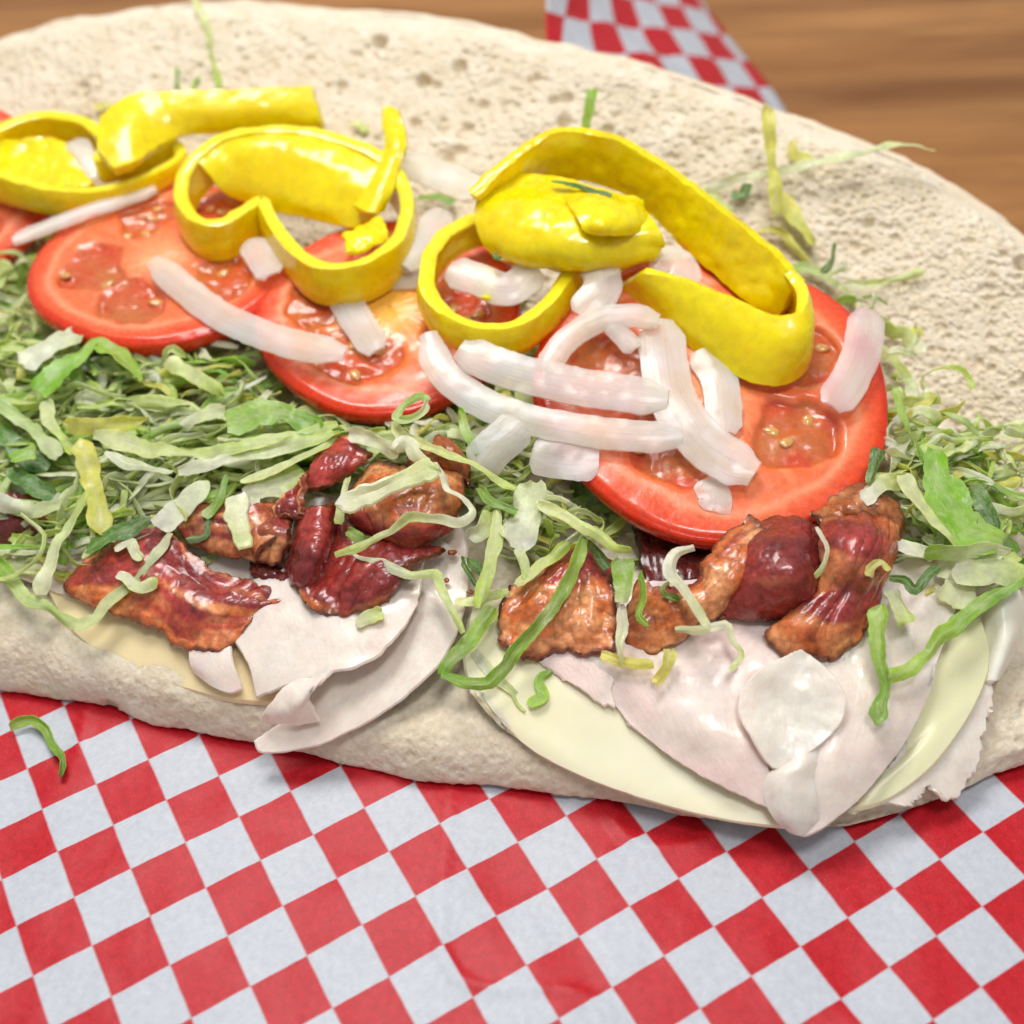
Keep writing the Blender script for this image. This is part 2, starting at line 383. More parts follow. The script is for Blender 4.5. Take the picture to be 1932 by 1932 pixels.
# ------------------------------------------------------------------ table and paper
def table():
    x = 160
    V = [(-x, -x, -3), (x, -x, -3), (x, x, -3), (-x, x, -3), (-x, -x, -.06), (x, -x, -.06), (x, x, -.06), (-x, x, -.06)]
    F = [(4, 5, 6, 7), (3, 2, 1, 0), (0, 1, 5, 4), (1, 2, 6, 5), (2, 3, 7, 6), (3, 0, 4, 7)]
    tag(mesh('table', V, F, MAT['wood'], smooth=False), kind='structure')
table()
GI = np.array([.47462903, -.88018594, 0])*1.27; GJ = np.array([.88018594, .47462903, 0])*1.27; GO = np.array([-10.51626, -7.15324, 0])
paper = tag(empty('deli_paper'), 'red and white checked deli paper sheet lying under the open sandwich', 'paper')
def paper_sheet():
    i = np.linspace(-14, 13.35, 230); j = np.linspace(-9, 17.2, 220)
    I, J = np.meshgrid(i, j)
    P = GO+I[..., None]*GI+J[..., None]*GJ
    z = .10*fbm(P, .16, 3, 3)+.05*fbm(P, .6, 9, 4)
    cre = np.abs(vn(P, .33, 21)); z = z+.09*np.exp(-(cre/.05)**2)*sst(-.2, .5, vn(P, .2, 33))
    P[..., 2] = z-z.min()*0+.16
    P[..., 2] = np.maximum(P[..., 2], 0.0)
    nv, nu = I.shape
    o = mesh('sheet', P.reshape(-1, 3), gridfaces(nv, nu), MAT['paper'], paper, None, np.stack([I, J], -1).reshape(-1, 2))
    md = o.modifiers.new('thickness', 'SOLIDIFY'); md.thickness = .02*CM; md.offset = -1
paper_sheet()
def paper_corner():
    # raised corner of the sheet behind the bread: rises to the left
    rows = [pts('d', 'x', []) if False else np.array([at(1285, -60, .1), at(1352, 40, .1), at(1452, 162, .1), at(1540, 300, .1)]),
            np.array([at(1150, -60, 3.0), at(1200, 60, 2.8), at(1290, 180, 2.8), at(1360, 320, 2.4)]),
            np.array([at(1035, -60, 6.0), at(1030, 60, 5.6), at(1050, 190, 5.0), at(1080, 330, 4.2)]),]
    R = np.array([cr(r, 60) for r in rows]); G = np.array([cr(R[:, k], 60) for k in range(60)]).transpose(1, 0, 2)
    G[..., 2] += .12*fbm(G, .4, 4, 3)
    # arc-length printed grid
    a = np.cumsum(np.linalg.norm(np.diff(G, axis=1, prepend=G[:, :1]), axis=2), 1)/1.27
    b = np.cumsum(np.linalg.norm(np.diff(G, axis=0, prepend=G[:1]), axis=2), 0)/1.27
    o = mesh('turned_up_corner', G.reshape(-1, 3), gridfaces(60, 60), MAT['paper'], paper, None, np.stack([(a*.93+.25*b)*.6, (b*.97-.1*a)*.6], -1).reshape(-1, 2))
    md = o.modifiers.new('thickness', 'SOLIDIFY'); md.thickness = .02*CM; md.offset = -1
paper_corner()

# ------------------------------------------------------------------ bread
bread = tag(empty('bread_roll'), 'pale split sandwich roll opened flat with the fillings on its front half', 'bread')
def pores(G, N, dens, seed, big=None, edge=None):
    """press round pores into a grid of crumb"""
    nv, nu, _ = G.shape; r_ = np.random.default_rng(seed)
    D = np.zeros((nv, nu)); flat = G
    du = np.linalg.norm(np.diff(G, axis=1), axis=2).mean(); dv = np.linalg.norm(np.diff(G, axis=0), axis=2).mean()
    n = dens
    ci = r_.random(n)*(nv-1); cj = r_.random(n)*(nu-1); C0 = G[ci.astype(int), cj.astype(int)]
    keep = r_.random(n) < np.clip(.65+.6*fbm(C0, .8, seed, 2), .3, 1); ci, cj, C0 = ci[keep], cj[keep], C0[keep]; n = len(ci)
    rad = .04+.05*r_.random(n)**1.6
    mid = r_.random(n) < .06; rad[mid] = .09+.06*r_.random(mid.sum())
    if big is not None:
        prob = np.array([big(c) for c in C0]); sel = r_.random(n) < prob*.016
        rad[sel] = .15+.15*r_.random(sel.sum())**1.5
    for a, b, R in zip(ci, cj, rad):
        e = .7+.6*r_.random(); wi = int(R*1.3/dv)+2; wj = int(R*1.3/du)+2
        i0, i1 = max(0, int(a)-wi), min(nv, int(a)+wi+1); j0, j1 = max(0, int(b)-wj), min(nu, int(b)+wj+1)
        c = G[int(a), int(b)]; d = np.linalg.norm((G[i0:i1, j0:j1]-c), axis=2)/R
        q = np.clip(1-d*d, 0, 1); sub = D[i0:i1, j0:j1]
        np.maximum(sub, R*(.62+min(.7, R*3.0))*e*np.sqrt(q)*sst(0, .35, q), out=sub)
    return G-N*D[..., None]
def upper_half():
    nu, nv = 920, 360
    us = np.linspace(0, 1, nu)
    A = cr(np.array([at(*p) for p in RIM]), nu); B = cr(np.array([at(*p) for p in HIN]), nu)
    t = np.linspace(0.035, 1, nv)[:, None, None]
    G = A[None]*(1-t)+B[None]*t
    N = normals(G)
    if (N[150, 300]*(CAM-G[150, 300])).sum() < 0: N = -N
    tt = t[..., 0]
    # rounded shoulder at the outer rim, soft undulation over the face
    h = -.55*sst(.14, 0.03, tt)**1.6+.22*fbm(G, .22, 5, 3)+.06*fbm(G, .9, 6, 3)+.02*fbm(G, 2.6, 8, 2)
    h = h+.0*tt
    # the torn inner edge curls at the right end
    G = G+N*h[..., None]; 
    N2 = normals(G); N2 = N2*np.sign((N2*N).sum(-1, keepdims=True))
    def big(p):
        x, y = p[0], p[1]
        return math.exp(-((x+1.5)/4.5)**2-((y-9.5)/5)**2)*1.5+.12
    k = sst(.02, .10, tt)
    Gp = pores(G, N2, 42000, 3, big)
    G = G+(Gp-G)*k[..., None]
    G = G+N2*(.014*fbm(G, 7.0, 12, 2))[..., None]*k[..., None]
    f = gridfaces(nv, nu)
    up = empty('upper_half'); up.parent = bread
    fl = f if (np.cross(G[0, 1]-G[0, 0], G[1, 0]-G[0, 0])*N[0, 0]).sum() > 0 else f[:, ::-1]
    mesh('crumb', G.reshape(-1, 3), fl, MAT['crumb'], up)
    # crust: from the rim over the back and down to the table, under to the hinge
    E = G[0]; Nn = N[0]; out = nrm(A-B); prof = []
    bot = B.copy()
    prof.append(E); prof.append(E+out*.22-Nn*.12); prof.append(E+out*.42-Nn*.45); prof.append(E+out*.45-Nn*1.0)
    back = E+np.array([.0, 1.0, -2.6]); prof.append(np.where((back[:, 2:] > .6), back, np.column_stack([back[:, 0], back[:, 1], np.full(nu, .6)])))
    b2 = E.copy(); b2[:, 1] += .2; b2[:, 2] = np.maximum(.9, E[:, 2]*.35); prof.append(b2)
    b3 = .55*E+.45*B; b3[:, 2] = .3; prof.append(b3)
    b4 = .15*E+.85*B; b4[:, 2] = .3; prof.append(b4)
    b5 = B.copy(); b5[:, 2] *= .55; b5[:, 1] -= .1; prof.append(b5); prof.append(G[-1])
    R = np.array(prof)[:, ::6]; C = np.array([cr(R[:, q], 90) for q in range(R.shape[1])]).transpose(1, 0, 2)
    nc = normals(C); C = C+nc*(.05*fbm(C, 1.2, 44, 3)+.02*fbm(C, 4, 45, 2))[..., None]
    C[..., 2] = np.maximum(C[..., 2], .22)
    mesh('crust', C.reshape(-1, 3), gridfaces(90, R.shape[1]), MAT['crust'], up)
upper_half()
def lower_half():
    uu = np.linspace(-240, 2130, 560)
    lip = np.interp(uu, [-240, 0, 470, 800, 1000, 1200, 1480, 1650, 1800, 1932, 2130], [100, 105, 85, 85, 80, 60, 22, 26, 40, 45, 60])
    zlip = np.interp(uu, [-240, 0, 470, 800, 1000, 1200, 1480, 1650, 1800, 1932, 2130], [1.7, 1.65, 1.35, 1.3, 1.2, .95, .55, .6, .75, .95, 1.2])
    cols = []
    for u, l, z in zip(uu, lip, zlip):
        v = vf(u); p = []
        q0 = at(u, v-42, .16); p.append(q0); p.append(at(u, v-6, .22)); p.append(at(u, v-1, .42)); p.append(at(u, v-l*.5, z*.72+.05)); p.append(at(u, v-l, z))
        ff = np.interp(u, [1780, 1900, 2000, 2130], [1, .62, .5, .42])
        for dv, dz in ((l+55, -.28), (l+130, -.35), (300, -.55), (450, -.75), (600, -1.0), (740, -1.2)):
            dv = dv if dv < 200 else max(200+dv*.02, dv*ff)
            p.append(at(u, v-dv, max(z+.1, zl(u, v-dv)+dz)))
        e = p[-1]; p.append(e+np.array([0, .9, -.9])); p.append(np.array([e[0], e[1]+.6, .7])); p.append(np.array([e[0], e[1]-.6, .2]))
        cols.append(cr(np.array(p), 190))
    G = np.array(cols).transpose(1, 0, 2); N = normals(G)
    if (N[60, 280]*(CAM-G[60, 280])).sum() < 0: N = -N
    G = G+N*(.12*fbm(G, .5, 2, 2)+.02*fbm(G, 1.6, 4, 2))[..., None]
    low = empty('lower_half'); low.parent = bread
    Gp = pores(G, N, 9000, 9, lambda p: .12)
    tt = np.linspace(0, 1, 190)[:, None]*np.ones((1, 560)); k = sst(.03, .09, tt)*.45
    G = G+(Gp-G)*k[..., None]+N*(.014*fbm(G, 7, 5, 2))[..., None]
    G[..., 2] = np.maximum(G[..., 2], .16)
    f = gridfaces(190, 560); fl = f if (np.cross(G[60, 281]-G[60, 280], G[61, 280]-G[60, 280])*N[60, 280]).sum() > 0 else f[:, ::-1]
    mesh('crumb', G[8:].reshape(-1, 3), fl[:(190-9)*559], MAT['crumb'], low)
    mesh('crust', G[:9].reshape(-1, 3), fl[:8*559], MAT['crust'], low)
lower_half()

# ------------------------------------------------------------------ cheese and turkey
CH = S(240, 228, 190)
def cheesecol(a=S(243, 233, 200), b=S(236, 218, 172)):
    return lambda s, t, G: mix(a, b, np.clip(.5+.5*vn(G, .5, 3), 0, 1))
def cheese(rows, label, fr='d', surf='pile', a=S(253, 245, 216), b=S(250, 238, 198), th=.2, **k):
    tag(sheet('cheese_slice', [pts(fr, surf, r) for r in rows], MAT['cheese'], colf=cheesecol(a, b), th=th, nu=90, nv=30, bump=(.03, .7), **k), label, 'cheese', 'provolone slices')
cheese([[(60, 1010, -.1), (200, 1030, -.1), (420, 1080, -.1), (600, 1150, -.1)], [(90, 1100, -.05), (220, 1150, 0), (400, 1190, 0), (600, 1230, -.05)], [(112, 1160, .05), (165, 1213, .05), (260, 1266, .05), (380, 1306, .05), (470, 1322, .05), (620, 1330, 0)]],
       'cream cheese slice under the front left bacon piece, edge over the bread', a=S(250, 226, 180), b=S(248, 220, 170))
cheese([[(900, 1120, -.1), (1150, 1100, -.2), (1400, 1150, -.2), (1600, 1200, -.2)], [(880, 1220, .02), (1050, 1260, 0), (1250, 1330, -.05), (1500, 1400, -.1)], [(885, 1285, .1), (960, 1350, .06), (1150, 1430, .04), (1500, 1500, 0)], [(905, 1312, .12), (985, 1400, .08), (1090, 1460, .08), (1220, 1508, .1), (1350, 1542, .1), (1470, 1558, .08), (1560, 1555, 0)]],
       'large pale cheese slice hanging over the front edge of the bread')
cheese([[(1340, 760, -.1), (1420, 1000, -.1), (1420, 1200, -.12), (1200, 1360, -.1)], [(1590, 660, 0), (1620, 900, 0), (1520, 1120, 0), (1230, 1385, -.05)], [(1740, 600, -.02), (1780, 760, .04), (1720, 960, .05), (1560, 1190, .05), (1380, 1340, .03), (1210, 1402, 0)]],
       'yellowish cheese slice fanned out at the right end beside the ragged turkey', 'c5', a=S(246, 240, 190), b=S(248, 242, 204))
cheese([[(1770, 520, -.1), (1775, 700, -.1), (1770, 880, -.1)], [(1830, 490, .25), (1850, 680, .3), (1800, 860, .1)], [(1900, 490, .1), (1925, 600, .1), (1880, 740, .05), (1820, 840, 0)]],
       'white rolled cheese edge at the far right under lettuce', 'c5', a=S(250, 247, 232), b=S(246, 240, 214))

def turkeycol(pink=.4, seed=0):
    wh = S(250, 234, 217); pk = S(245, 204, 198); gr = S(238, 228, 220)
    def f(s, t, G):
        n = np.clip(.5+.6*fbm(G, .45, seed, 3), 0, 1); m = np.clip(.5+.7*vn(G, 1.1, seed+3), 0, 1)
        return mix(mix(wh, pk, n*pink*2*.5+pink*.4), gr, m*.35)
    return f
def turkey(rows, label, fr='d', surf='pile', pink=.4, th=.11, seed=1, rag=(.04, 3.0), nu=90, nv=34, b=(.10, .6)):
    return tag(sheet('turkey_slice', [pts(fr, surf, r) for r in rows], MAT['turkey'], colf=turkeycol(pink, seed), th=th, nu=nu, nv=nv, bump=b, rag=rag, seed=seed), label, 'turkey', 'turkey slices')
# base slice below everything on the left
turkey([[(-60, 930, 0), (250, 930, 0), (500, 930, 0), (860, 960, 0)], [(-60, 1040, 0), (250, 1060, 0), (500, 1080, .0), (880, 1060, 0)], [(130, 1130, .05), (300, 1180, .05), (500, 1230, .05), (850, 1200, .05)]], 'pale turkey slice lying under the two left bacon pieces', pink=.5, seed=2)
turkey([[(300, 1480, .1), (560, 1350, .1), (820, 1050, .1), (1010, 850, .1)], [(330, 1640, .12), (650, 1520, .16), (900, 1250, .16), (1100, 930, .14)], [(260, 1790, .16), (560, 1700, .2), (840, 1470, .22), (1060, 1180, .2), (1180, 980, .16)], [(-15, 1985, .3), (30, 2040, .3), (300, 2010, .26), (560, 1900, .24), (800, 1745, .24), (1000, 1562, .24), (1120, 1350, .22), (1170, 1150, .2), (1190, 1030, .18)]],
       'large white turkey slice with a pointed tip hanging over the bread left of centre', 'c4', pink=.25, seed=4)
turkey([[(-200, 1150, .25), (200, 1000, .25), (600, 900, .25), (940, 840, .25)], [(-130, 1400, .35), (250, 1250, .42), (600, 1150, .42), (915, 1010, .4)], [(-40, 1560, .42), (250, 1480, .55), (560, 1380, .6), (900, 1140, .5)], [(0, 1730, .42), (190, 1660, .58), (420, 1600, .68), (560, 1560, .68), (760, 1420, .62), (890, 1210, .5)]],
       'folded turkey slice with a torn curled edge on top of the pointed one', 'c4', pink=.34, seed=6, rag=(.05, 2.5))
turkey([[(210, 1640, .62), (310, 1620, .7), (410, 1590, .76)], [(140, 1700, .75), (240, 1720, .85), (330, 1670, .85)], [(60, 1790, .66), (190, 1810, .8), (280, 1740, .72)], [(30, 1850, .45), (180, 1885, .5), (330, 1855, .42)]],
       'small torn turkey curl at the tip of the folded left slice', 'c4', pink=.2, seed=7, rag=(.07, 3), nu=50, nv=24, b=(.05, 1.6))
turkey([[(850, -60, .3), (940, -40, .3), (1030, -20, .3)], [(855, 60, .35), (930, 90, .42), (1040, 80, .4)], [(880, 120, .28), (950, 175, .32), (1030, 205, .32), (1085, 190, .3)]], 'small pink turkey fold below the front left bacon', 'c8', pink=.75, seed=8, nu=40, nv=20, rag=(.03, 2))
# right group
turkey([[(-200, 560, 0), (200, 480, 0), (600, 440, 0), (1000, 450, 0)], [(-120, 690, .05), (250, 640, .1), (600, 600, .12), (1050, 620, .1)], [(60, 790, .1), (330, 830, .22), (600, 860, .3), (850, 880, .25)], [(200, 930, .15), (430, 1010, .32), (620, 1070, .42), (830, 1120, .35)], [(290, 1040, .2), (500, 1200, .3), (720, 1320, .34), (870, 1390, .3), (960, 1480, .25)]],
       'pinkish turkey slice with a frayed left edge lying on the large cheese slice', 'c5', pink=.95, seed=11, rag=(.06, 3.2), nu=110)
turkey([[(-260, 640, .05), (0, 640, .05), (200, 660, .05)], [(-150, 740, .1), (0, 760, .12), (220, 800, .12)], [(-20, 820, .12), (90, 900, .14), (220, 965, .14)]], 'thin frayed turkey edge under the orange bacon square', 'c5', pink=.7, seed=12, nu=50, nv=20, rag=(.12, 3))
turkey([[(1000, 520, .05), (1300, 420, .05), (1600, 300, .05), (1720, 330, .05)], [(1000, 800, .2), (1230, 760, .22), (1480, 640, .2), (1640, 560, .15)], [(1000, 1080, .3), (1180, 1040, .42), (1400, 900, .34), (1575, 760, .2)], [(960, 1330, .3), (1120, 1260, .46), (1350, 1080, .4), (1550, 850, .22)], [(965, 1490, .3), (1030, 1500, .36), (1130, 1440, .36), (1270, 1310, .32), (1420, 1130, .28), (1520, 940, .24), (1560, 800, .2)]],
       'smooth white turkey slice folded to a rounded tip at the right front', 'c5', pink=.35, seed=13, rag=(.02, 2), nu=110)
turkey([[(962, 750, .5), (1000, 738, .52), (1042, 756, .5)], [(850, 805, .55), (985, 800, .46), (1105, 812, .52)], [(775, 880, .58), (975, 880, .42), (1165, 882, .54)], [(747, 965, .6), (960, 965, .36), (1188, 955, .55)], [(768, 1050, .6), (945, 1050, .33), (1158, 1050, .54)], [(815, 1130, .57), (930, 1130, .36), (1080, 1130, .5)], [(856, 1190, .54), (920, 1190, .42), (1000, 1185, .48)], [(885, 1222, .5), (915, 1228, .47), (955, 1218, .47)]],
       'greyish translucent turkey petal folded up in the middle of the right slices', 'c5', pink=.03, seed=14, rag=(.02, 2), nu=70, nv=70, b=(.06, 1.3), th=.08)
turkey([[(980, 1100, .4), (1040, 1110, .42), (1110, 1100, .4)], [(945, 1200, .42), (1005, 1205, .56), (1075, 1190, .44)], [(862, 1262, .42), (950, 1262, .6), (1060, 1270, .46)], [(848, 1340, .4), (945, 1345, .6), (1065, 1350, .46)], [(895, 1430, .38), (965, 1432, .54), (1075, 1425, .42)], [(955, 1490, .34), (1000, 1502, .42), (1062, 1470, .38)]],
       'rounded turkey fold below the greyish petal at the front tip', 'c5', pink=.2, seed=16, rag=(.02, 2), nu=60, nv=50, b=(.04, 1.2), th=.09)
turkey([[(1200, 1340, -.06), (1420, 1150, -.06), (1600, 900, -.06), (1650, 600, -.06)], [(1300, 1370, 0), (1480, 1270, 0), (1640, 1080, 0), (1740, 850, 0)], [(1330, 1368, .02), (1470, 1372, .02), (1540, 1300, .02), (1610, 1352, .02), (1665, 1335, .02), (1735, 1180, .03), (1775, 1040, .03), (1795, 890, .03)]],
       'ragged edged thin turkey slice at the right end of the bread', 'c5', pink=.1, seed=15, rag=(.14, 3.5), nu=120)

# ------------------------------------------------------------------ bacon
def baconcol(bands, seed=0, dark=1.0):
    meat = S(174, 60, 52)*dark; dmeat = S(118, 40, 40)*dark; fat = S(202, 106, 52)*dark; lt = S(236, 166, 110)*dark
    def f(s, t, G):
        st = vn(np.stack([s*2.2, t*8+.8*vn(G, 1.0, seed), s*0+seed*1.7], -1), 1.0, seed+1)
        st2 = vn(np.stack([s*5, t*19, s*0+seed*2.9], -1), 1.0, seed+11)
        k = np.interp(t+.08*fbm(G, 1.3, seed, 3), bands[0], bands[1])+.42*st+.16*st2
        m = mix(meat, dmeat, np.clip(.5+.9*fbm(G, 1.2, seed+2, 3), 0, 1))
        a = mix(fat, lt, np.clip(.35+.8*fbm(G, 2.0, seed+4, 3)+.3*st2, 0, 1))
        c = mix(m, a, sst(.25, .8, k))
        e = np.minimum(np.minimum(t, 1-t), np.minimum(s, 1-s)*1.5)+.02*vn(G, 5, seed)
        return mix(S(120, 58, 30)*dark, c, sst(0, .06, e))
    return f
ALLFAT = ([0, 1], [1, 1]); ALLMEAT = ([0, 1], [0, 0])
def bacon(rows, label, fr, bands=([0, .3, .6, 1], [1, 0, 0, 1]), surf='pile', seed=1, th=.17, dark=1.0, b=(.05, 1.6), rag=(.10, 3.6), nu=110, nv=48, ripple=.05):
    return tag(sheet('bacon_piece', [pts(fr, surf, r) for r in rows], MAT['bacon'], colf=baconcol(bands, seed, dark), th=th, nu=nu, nv=nv, bump=b, rag=rag, seed=seed, ripple=ripple), label, 'bacon', 'fried bacon pieces')
bacon([[(470, 1450, .3), (640, 1370, .35), (800, 1280, .4), (960, 1300, .4), (1070, 1410, .35), (1230, 1540, .3), (1420, 1585, .3), (1650, 1680, .3)], [(380, 1560, .35), (600, 1520, .55), (800, 1460, .6), (960, 1480, .5), (1100, 1560, .45), (1250, 1620, .45), (1400, 1650, .45), (1570, 1700, .35)], [(370, 1610, .35), (560, 1640, .5), (800, 1640, .5), (960, 1680, .6), (1100, 1720, .62), (1250, 1730, .55), (1380, 1740, .45), (1500, 1715, .35)], [(400, 1655, .32), (520, 1705, .35), (740, 1765, .36), (900, 1855, .38), (990, 1930, .36), (1120, 1960, .4), (1250, 1945, .4), (1340, 1870, .36)]],
      'flat red and orange bacon piece lying on cheese at the front left', 'c3', ([0, .45, .7, 1], [.35, .15, .75, .9]), seed=3, dark=1.12)
# left curl and its strip
bacon([[(330, 560, .3), (620, 560, .45), (900, 560, .5), (1120, 560, .45), (1210, 680, .5)], [(350, 690, .45), (620, 680, .62), (880, 680, .7), (1080, 680, .7), (1200, 740, .7)], [(400, 780, .4), (620, 830, .5), (830, 870, .62), (1000, 770, .8), (1180, 800, .75)], [(470, 830, .35), (620, 890, .4), (800, 940, .42), (980, 978, .5), (1120, 968, .55)]],
      'brown bacon strip under the lettuce behind the flat front piece', 'c9', ([0, .5, 1], [.3, .45, .6]), seed=5, dark=.8)
def curl(label, fr, P, rad, length_dir, th, seed, bands, dark, turns=1.0, start=0.0):
    """a rolled piece: P centre of the near end, rolled round length_dir"""
    c = place('pile', *uv(fr, P[0], P[1]), P[2]); L = np.array(length_dir, float); ax = nrm(L); a = nrm(np.cross(ax, [0, 0, 1])); b = np.cross(a, ax)
    an = np.linspace(0, 2*math.pi*turns, 26)+start
    rows = []
    for k in np.linspace(0, 1, 5):
        r = rad*(1+.12*math.sin(3*k+seed))
        rows.append(np.array([c+L*k+(a*math.cos(q)*r+b*math.sin(q)*r*.75) for q in an]))
    tag(sheet('bacon_piece', rows, MAT['bacon'], colf=baconcol(bands, seed, dark), th=th, nu=70, nv=26, bump=(.05, 1.6), rag=(.05, 3), seed=seed), label, 'bacon', 'fried bacon pieces')
curl('small brown bacon curl showing its open ring end', 'c9', (1075, 870, .55), .42, (-.6, .9, .25), .13, 21, ([0, 1], [.7, .6]), .85, 1.05, .6)
bacon([[(1440, 110, .6), (1620, 60, .7), (1790, 170, .7)], [(1370, 270, .85), (1540, 240, .98), (1740, 230, .85)], [(1290, 380, .75), (1410, 420, .85), (1560, 370, .8), (1640, 320, .7)]], 'bright red folded bacon end sticking up by the centre lettuce', 'c9', ([0, .15, .85, 1], [.8, 0, 0, .3]), seed=8, dark=1.25, nu=40, nv=26)
bacon([[(1360, 300, .85), (1320, 420, .9), (1300, 560, .85), (1280, 650, .8)], [(1290, 400, .8), (1230, 480, .78), (1180, 560, .78), (1180, 630, .75)], [(1220, 450, .75), (1140, 520, .72), (1085, 600, .7), (1090, 655, .66)]], 'small twisted red bacon tip left of the dark roll', 'c9', ([0, .2, .9, 1], [.8, .1, .2, 1]), seed=9, dark=1.15, nu=40, nv=24)
bacon([[(1260, 640, .35), (1240, 830, .35), (1200, 1000, .3), (1230, 1130, .2)], [(1350, 590, .85), (1310, 800, .9), (1270, 1000, .85), (1250, 1150, .5)], [(1470, 560, .9), (1440, 800, .95), (1380, 1000, .9), (1300, 1180, .5)], [(1560, 560, .4), (1530, 800, .4), (1450, 1020, .35), (1360, 1200, .3)]], 'dark red rolled bacon standing like a column in the centre cluster', 'c9', ([0, .3, .7, 1], [.5, .1, .1, .3]), seed=10, dark=.85, nu=80, nv=40, ripple=.018)
bacon([[(1480, 640, .3), (1700, 700, .4), (1950, 800, .5), (2330, 880, .5)], [(1420, 900, .45), (1620, 950, .55), (1900, 960, .8), (2260, 920, .65)], [(1330, 1080, .55), (1500, 1120, .6), (1760, 1080, .95), (2100, 1000, .8)], [(1270, 1150, .55), (1380, 1290, .65), (1560, 1260, .6), (1800, 1200, .9), (2060, 1080, .75)], [(1260, 1190, .5), (1360, 1330, .58), (1540, 1375, .6), (1760, 1345, .66), (1920, 1260, .66)]], 'dark purple folded bacon with a crisp orange rim below the centre roll', 'c9', ([0, .6, .88, 1], [0, 0, .1, 1]), seed=12, dark=.8, nu=80, nv=44, b=(.10, 1.5))
bacon([[(930, 1000, .15), (1050, 1020, .2), (1210, 1070, .2)], [(925, 1050, .25), (1060, 1080, .32), (1220, 1110, .3)], [(930, 1085, .15), (1070, 1130, .18), (1230, 1150, .18)]], 'short dark bacon scrap between the ring curl and the dark roll', 'c9', ALLMEAT, seed=13, dark=.62, nu=36, nv=16)
bacon([[(560, 560, .4), (640, 430, .55), (800, 440, .6), (960, 430, .55), (1130, 440, .4)], [(510, 610, .6), (640, 560, .95), (820, 560, 1.05), (1000, 540, .95), (1150, 520, .6)], [(510, 690, .6), (640, 680, 1.0), (820, 690, 1.1), (980, 670, 1.0), (1130, 620, .6)], [(560, 770, .5), (680, 800, .85), (820, 810, .95), (960, 790, .85), (1100, 700, .5)], [(620, 820, .4), (720, 870, .55), (830, 898, .6), (950, 880, .55), (1080, 790, .4)]], 'big rounded orange brown bacon curl beneath the white lettuce rib', 'c4', ([0, .3, .55, .8, 1], [.95, .9, .6, .3, .5]), seed=15, dark=.86, nu=70, nv=44, rag=(.04, 2))
bacon([[(830, 380, .6), (960, 330, .7), (1010, 270, .7), (1120, 350, .65)], [(850, 430, .75), (970, 400, .85), (1060, 390, .82), (1180, 450, .6)], [(870, 460, .5), (980, 450, .6), (1080, 470, .6), (1180, 560, .45)]], 'brown bacon end poking up behind the rounded centre curl', 'c4', ALLFAT, seed=16, dark=.6, nu=40, nv=20)
bacon([[(480, 480, .1), (640, 400, .2), (780, 420, .25), (900, 560, .2)], [(300, 600, .3), (480, 560, .5), (660, 520, .5), (870, 700, .4)], [(130, 690, .32), (400, 720, .5), (640, 740, .52), (890, 860, .4)], [(40, 880, .3), (250, 900, .42), (550, 950, .46), (880, 1000, .36)], [(40, 1110, .28), (200, 1190, .3), (330, 1210, .3), (480, 1160, .3), (700, 1180, .3), (880, 1150, .28)]],
      'square orange bacon piece with a glossy bubbled surface behind the green loop of lettuce', 'c10', ([0, .25, .5, 1], [.3, .45, .9, 1]), seed=18, dark=.98, b=(.09, 2.0))
bacon([[(1000, 800, .12), (1080, 640, .3), (1250, 700, .45), (1500, 640, .5), (1640, 400, .55), (1900, 180, .4)], [(970, 960, .22), (1120, 860, .4), (1300, 860, .6), (1540, 740, .75), (1740, 500, .8), (2000, 260, .6)], [(980, 1080, .22), (1130, 1040, .35), (1300, 1010, .45), (1500, 880, .6), (1800, 640, .8), (2080, 400, .65)], [(990, 1120, .16), (1140, 1190, .2), (1280, 1150, .22), (1480, 960, .3), (1620, 910, .4), (1790, 760, .5), (2100, 560, .5)]],
      'long wavy orange bacon strip rising to the right below the big tomato slice', 'c10', ([0, .4, .75, 1], [.7, .8, .9, 1]), seed=20, dark=.92)
bacon([[(740, 260, .2), (850, 200, .25), (1000, 200, .25), (1100, 240, .2)], [(730, 340, .55), (850, 290, .9), (980, 290, .92), (1090, 330, .5)], [(720, 440, .6), (850, 420, 1.05), (980, 420, 1.05), (1085, 430, .5)], [(700, 540, .45), (840, 530, .75), (970, 520, .72), (1070, 500, .4)], [(660, 600, .25), (800, 605, .3), (930, 590, .3), (1040, 550, .2)]], 'dark purple bulging bacon fold under the front of the big tomato slice', 'c5', ([0, .8, .95, 1], [0, 0, .15, .5]), seed=22, dark=.74, nu=90, nv=60, ripple=.025)
bacon([[(1100, 190, .5), (1230, 170, .7), (1340, 180, .6), (1410, 200, .4)], [(1085, 290, .75), (1210, 270, 1.15), (1320, 280, 1.05), (1400, 310, .5)], [(1090, 400, .75), (1200, 380, 1.15), (1290, 390, 1.0), (1360, 420, .5)], [(1060, 500, .5), (1150, 480, .75), (1260, 500, .7), (1330, 520, .4)], [(960, 580, .45), (1060, 570, .65), (1180, 590, .65), (1310, 590, .4)], [(870, 650, .4), (1000, 650, .6), (1130, 670, .6), (1270, 640, .35)], [(870, 700, .3), (960, 760, .34), (1040, 745, .36), (1110, 775, .34), (1190, 730, .34), (1265, 670, .3)]],
      'reddish orange bacon piece bending down at the right with a crisp lower edge', 'c5', ([0, .2, .4, .6, .8, 1], [.7, .25, .4, .2, .5, 1]), seed=24, dark=1.02, nu=60, nv=64, b=(.06, 1.6))
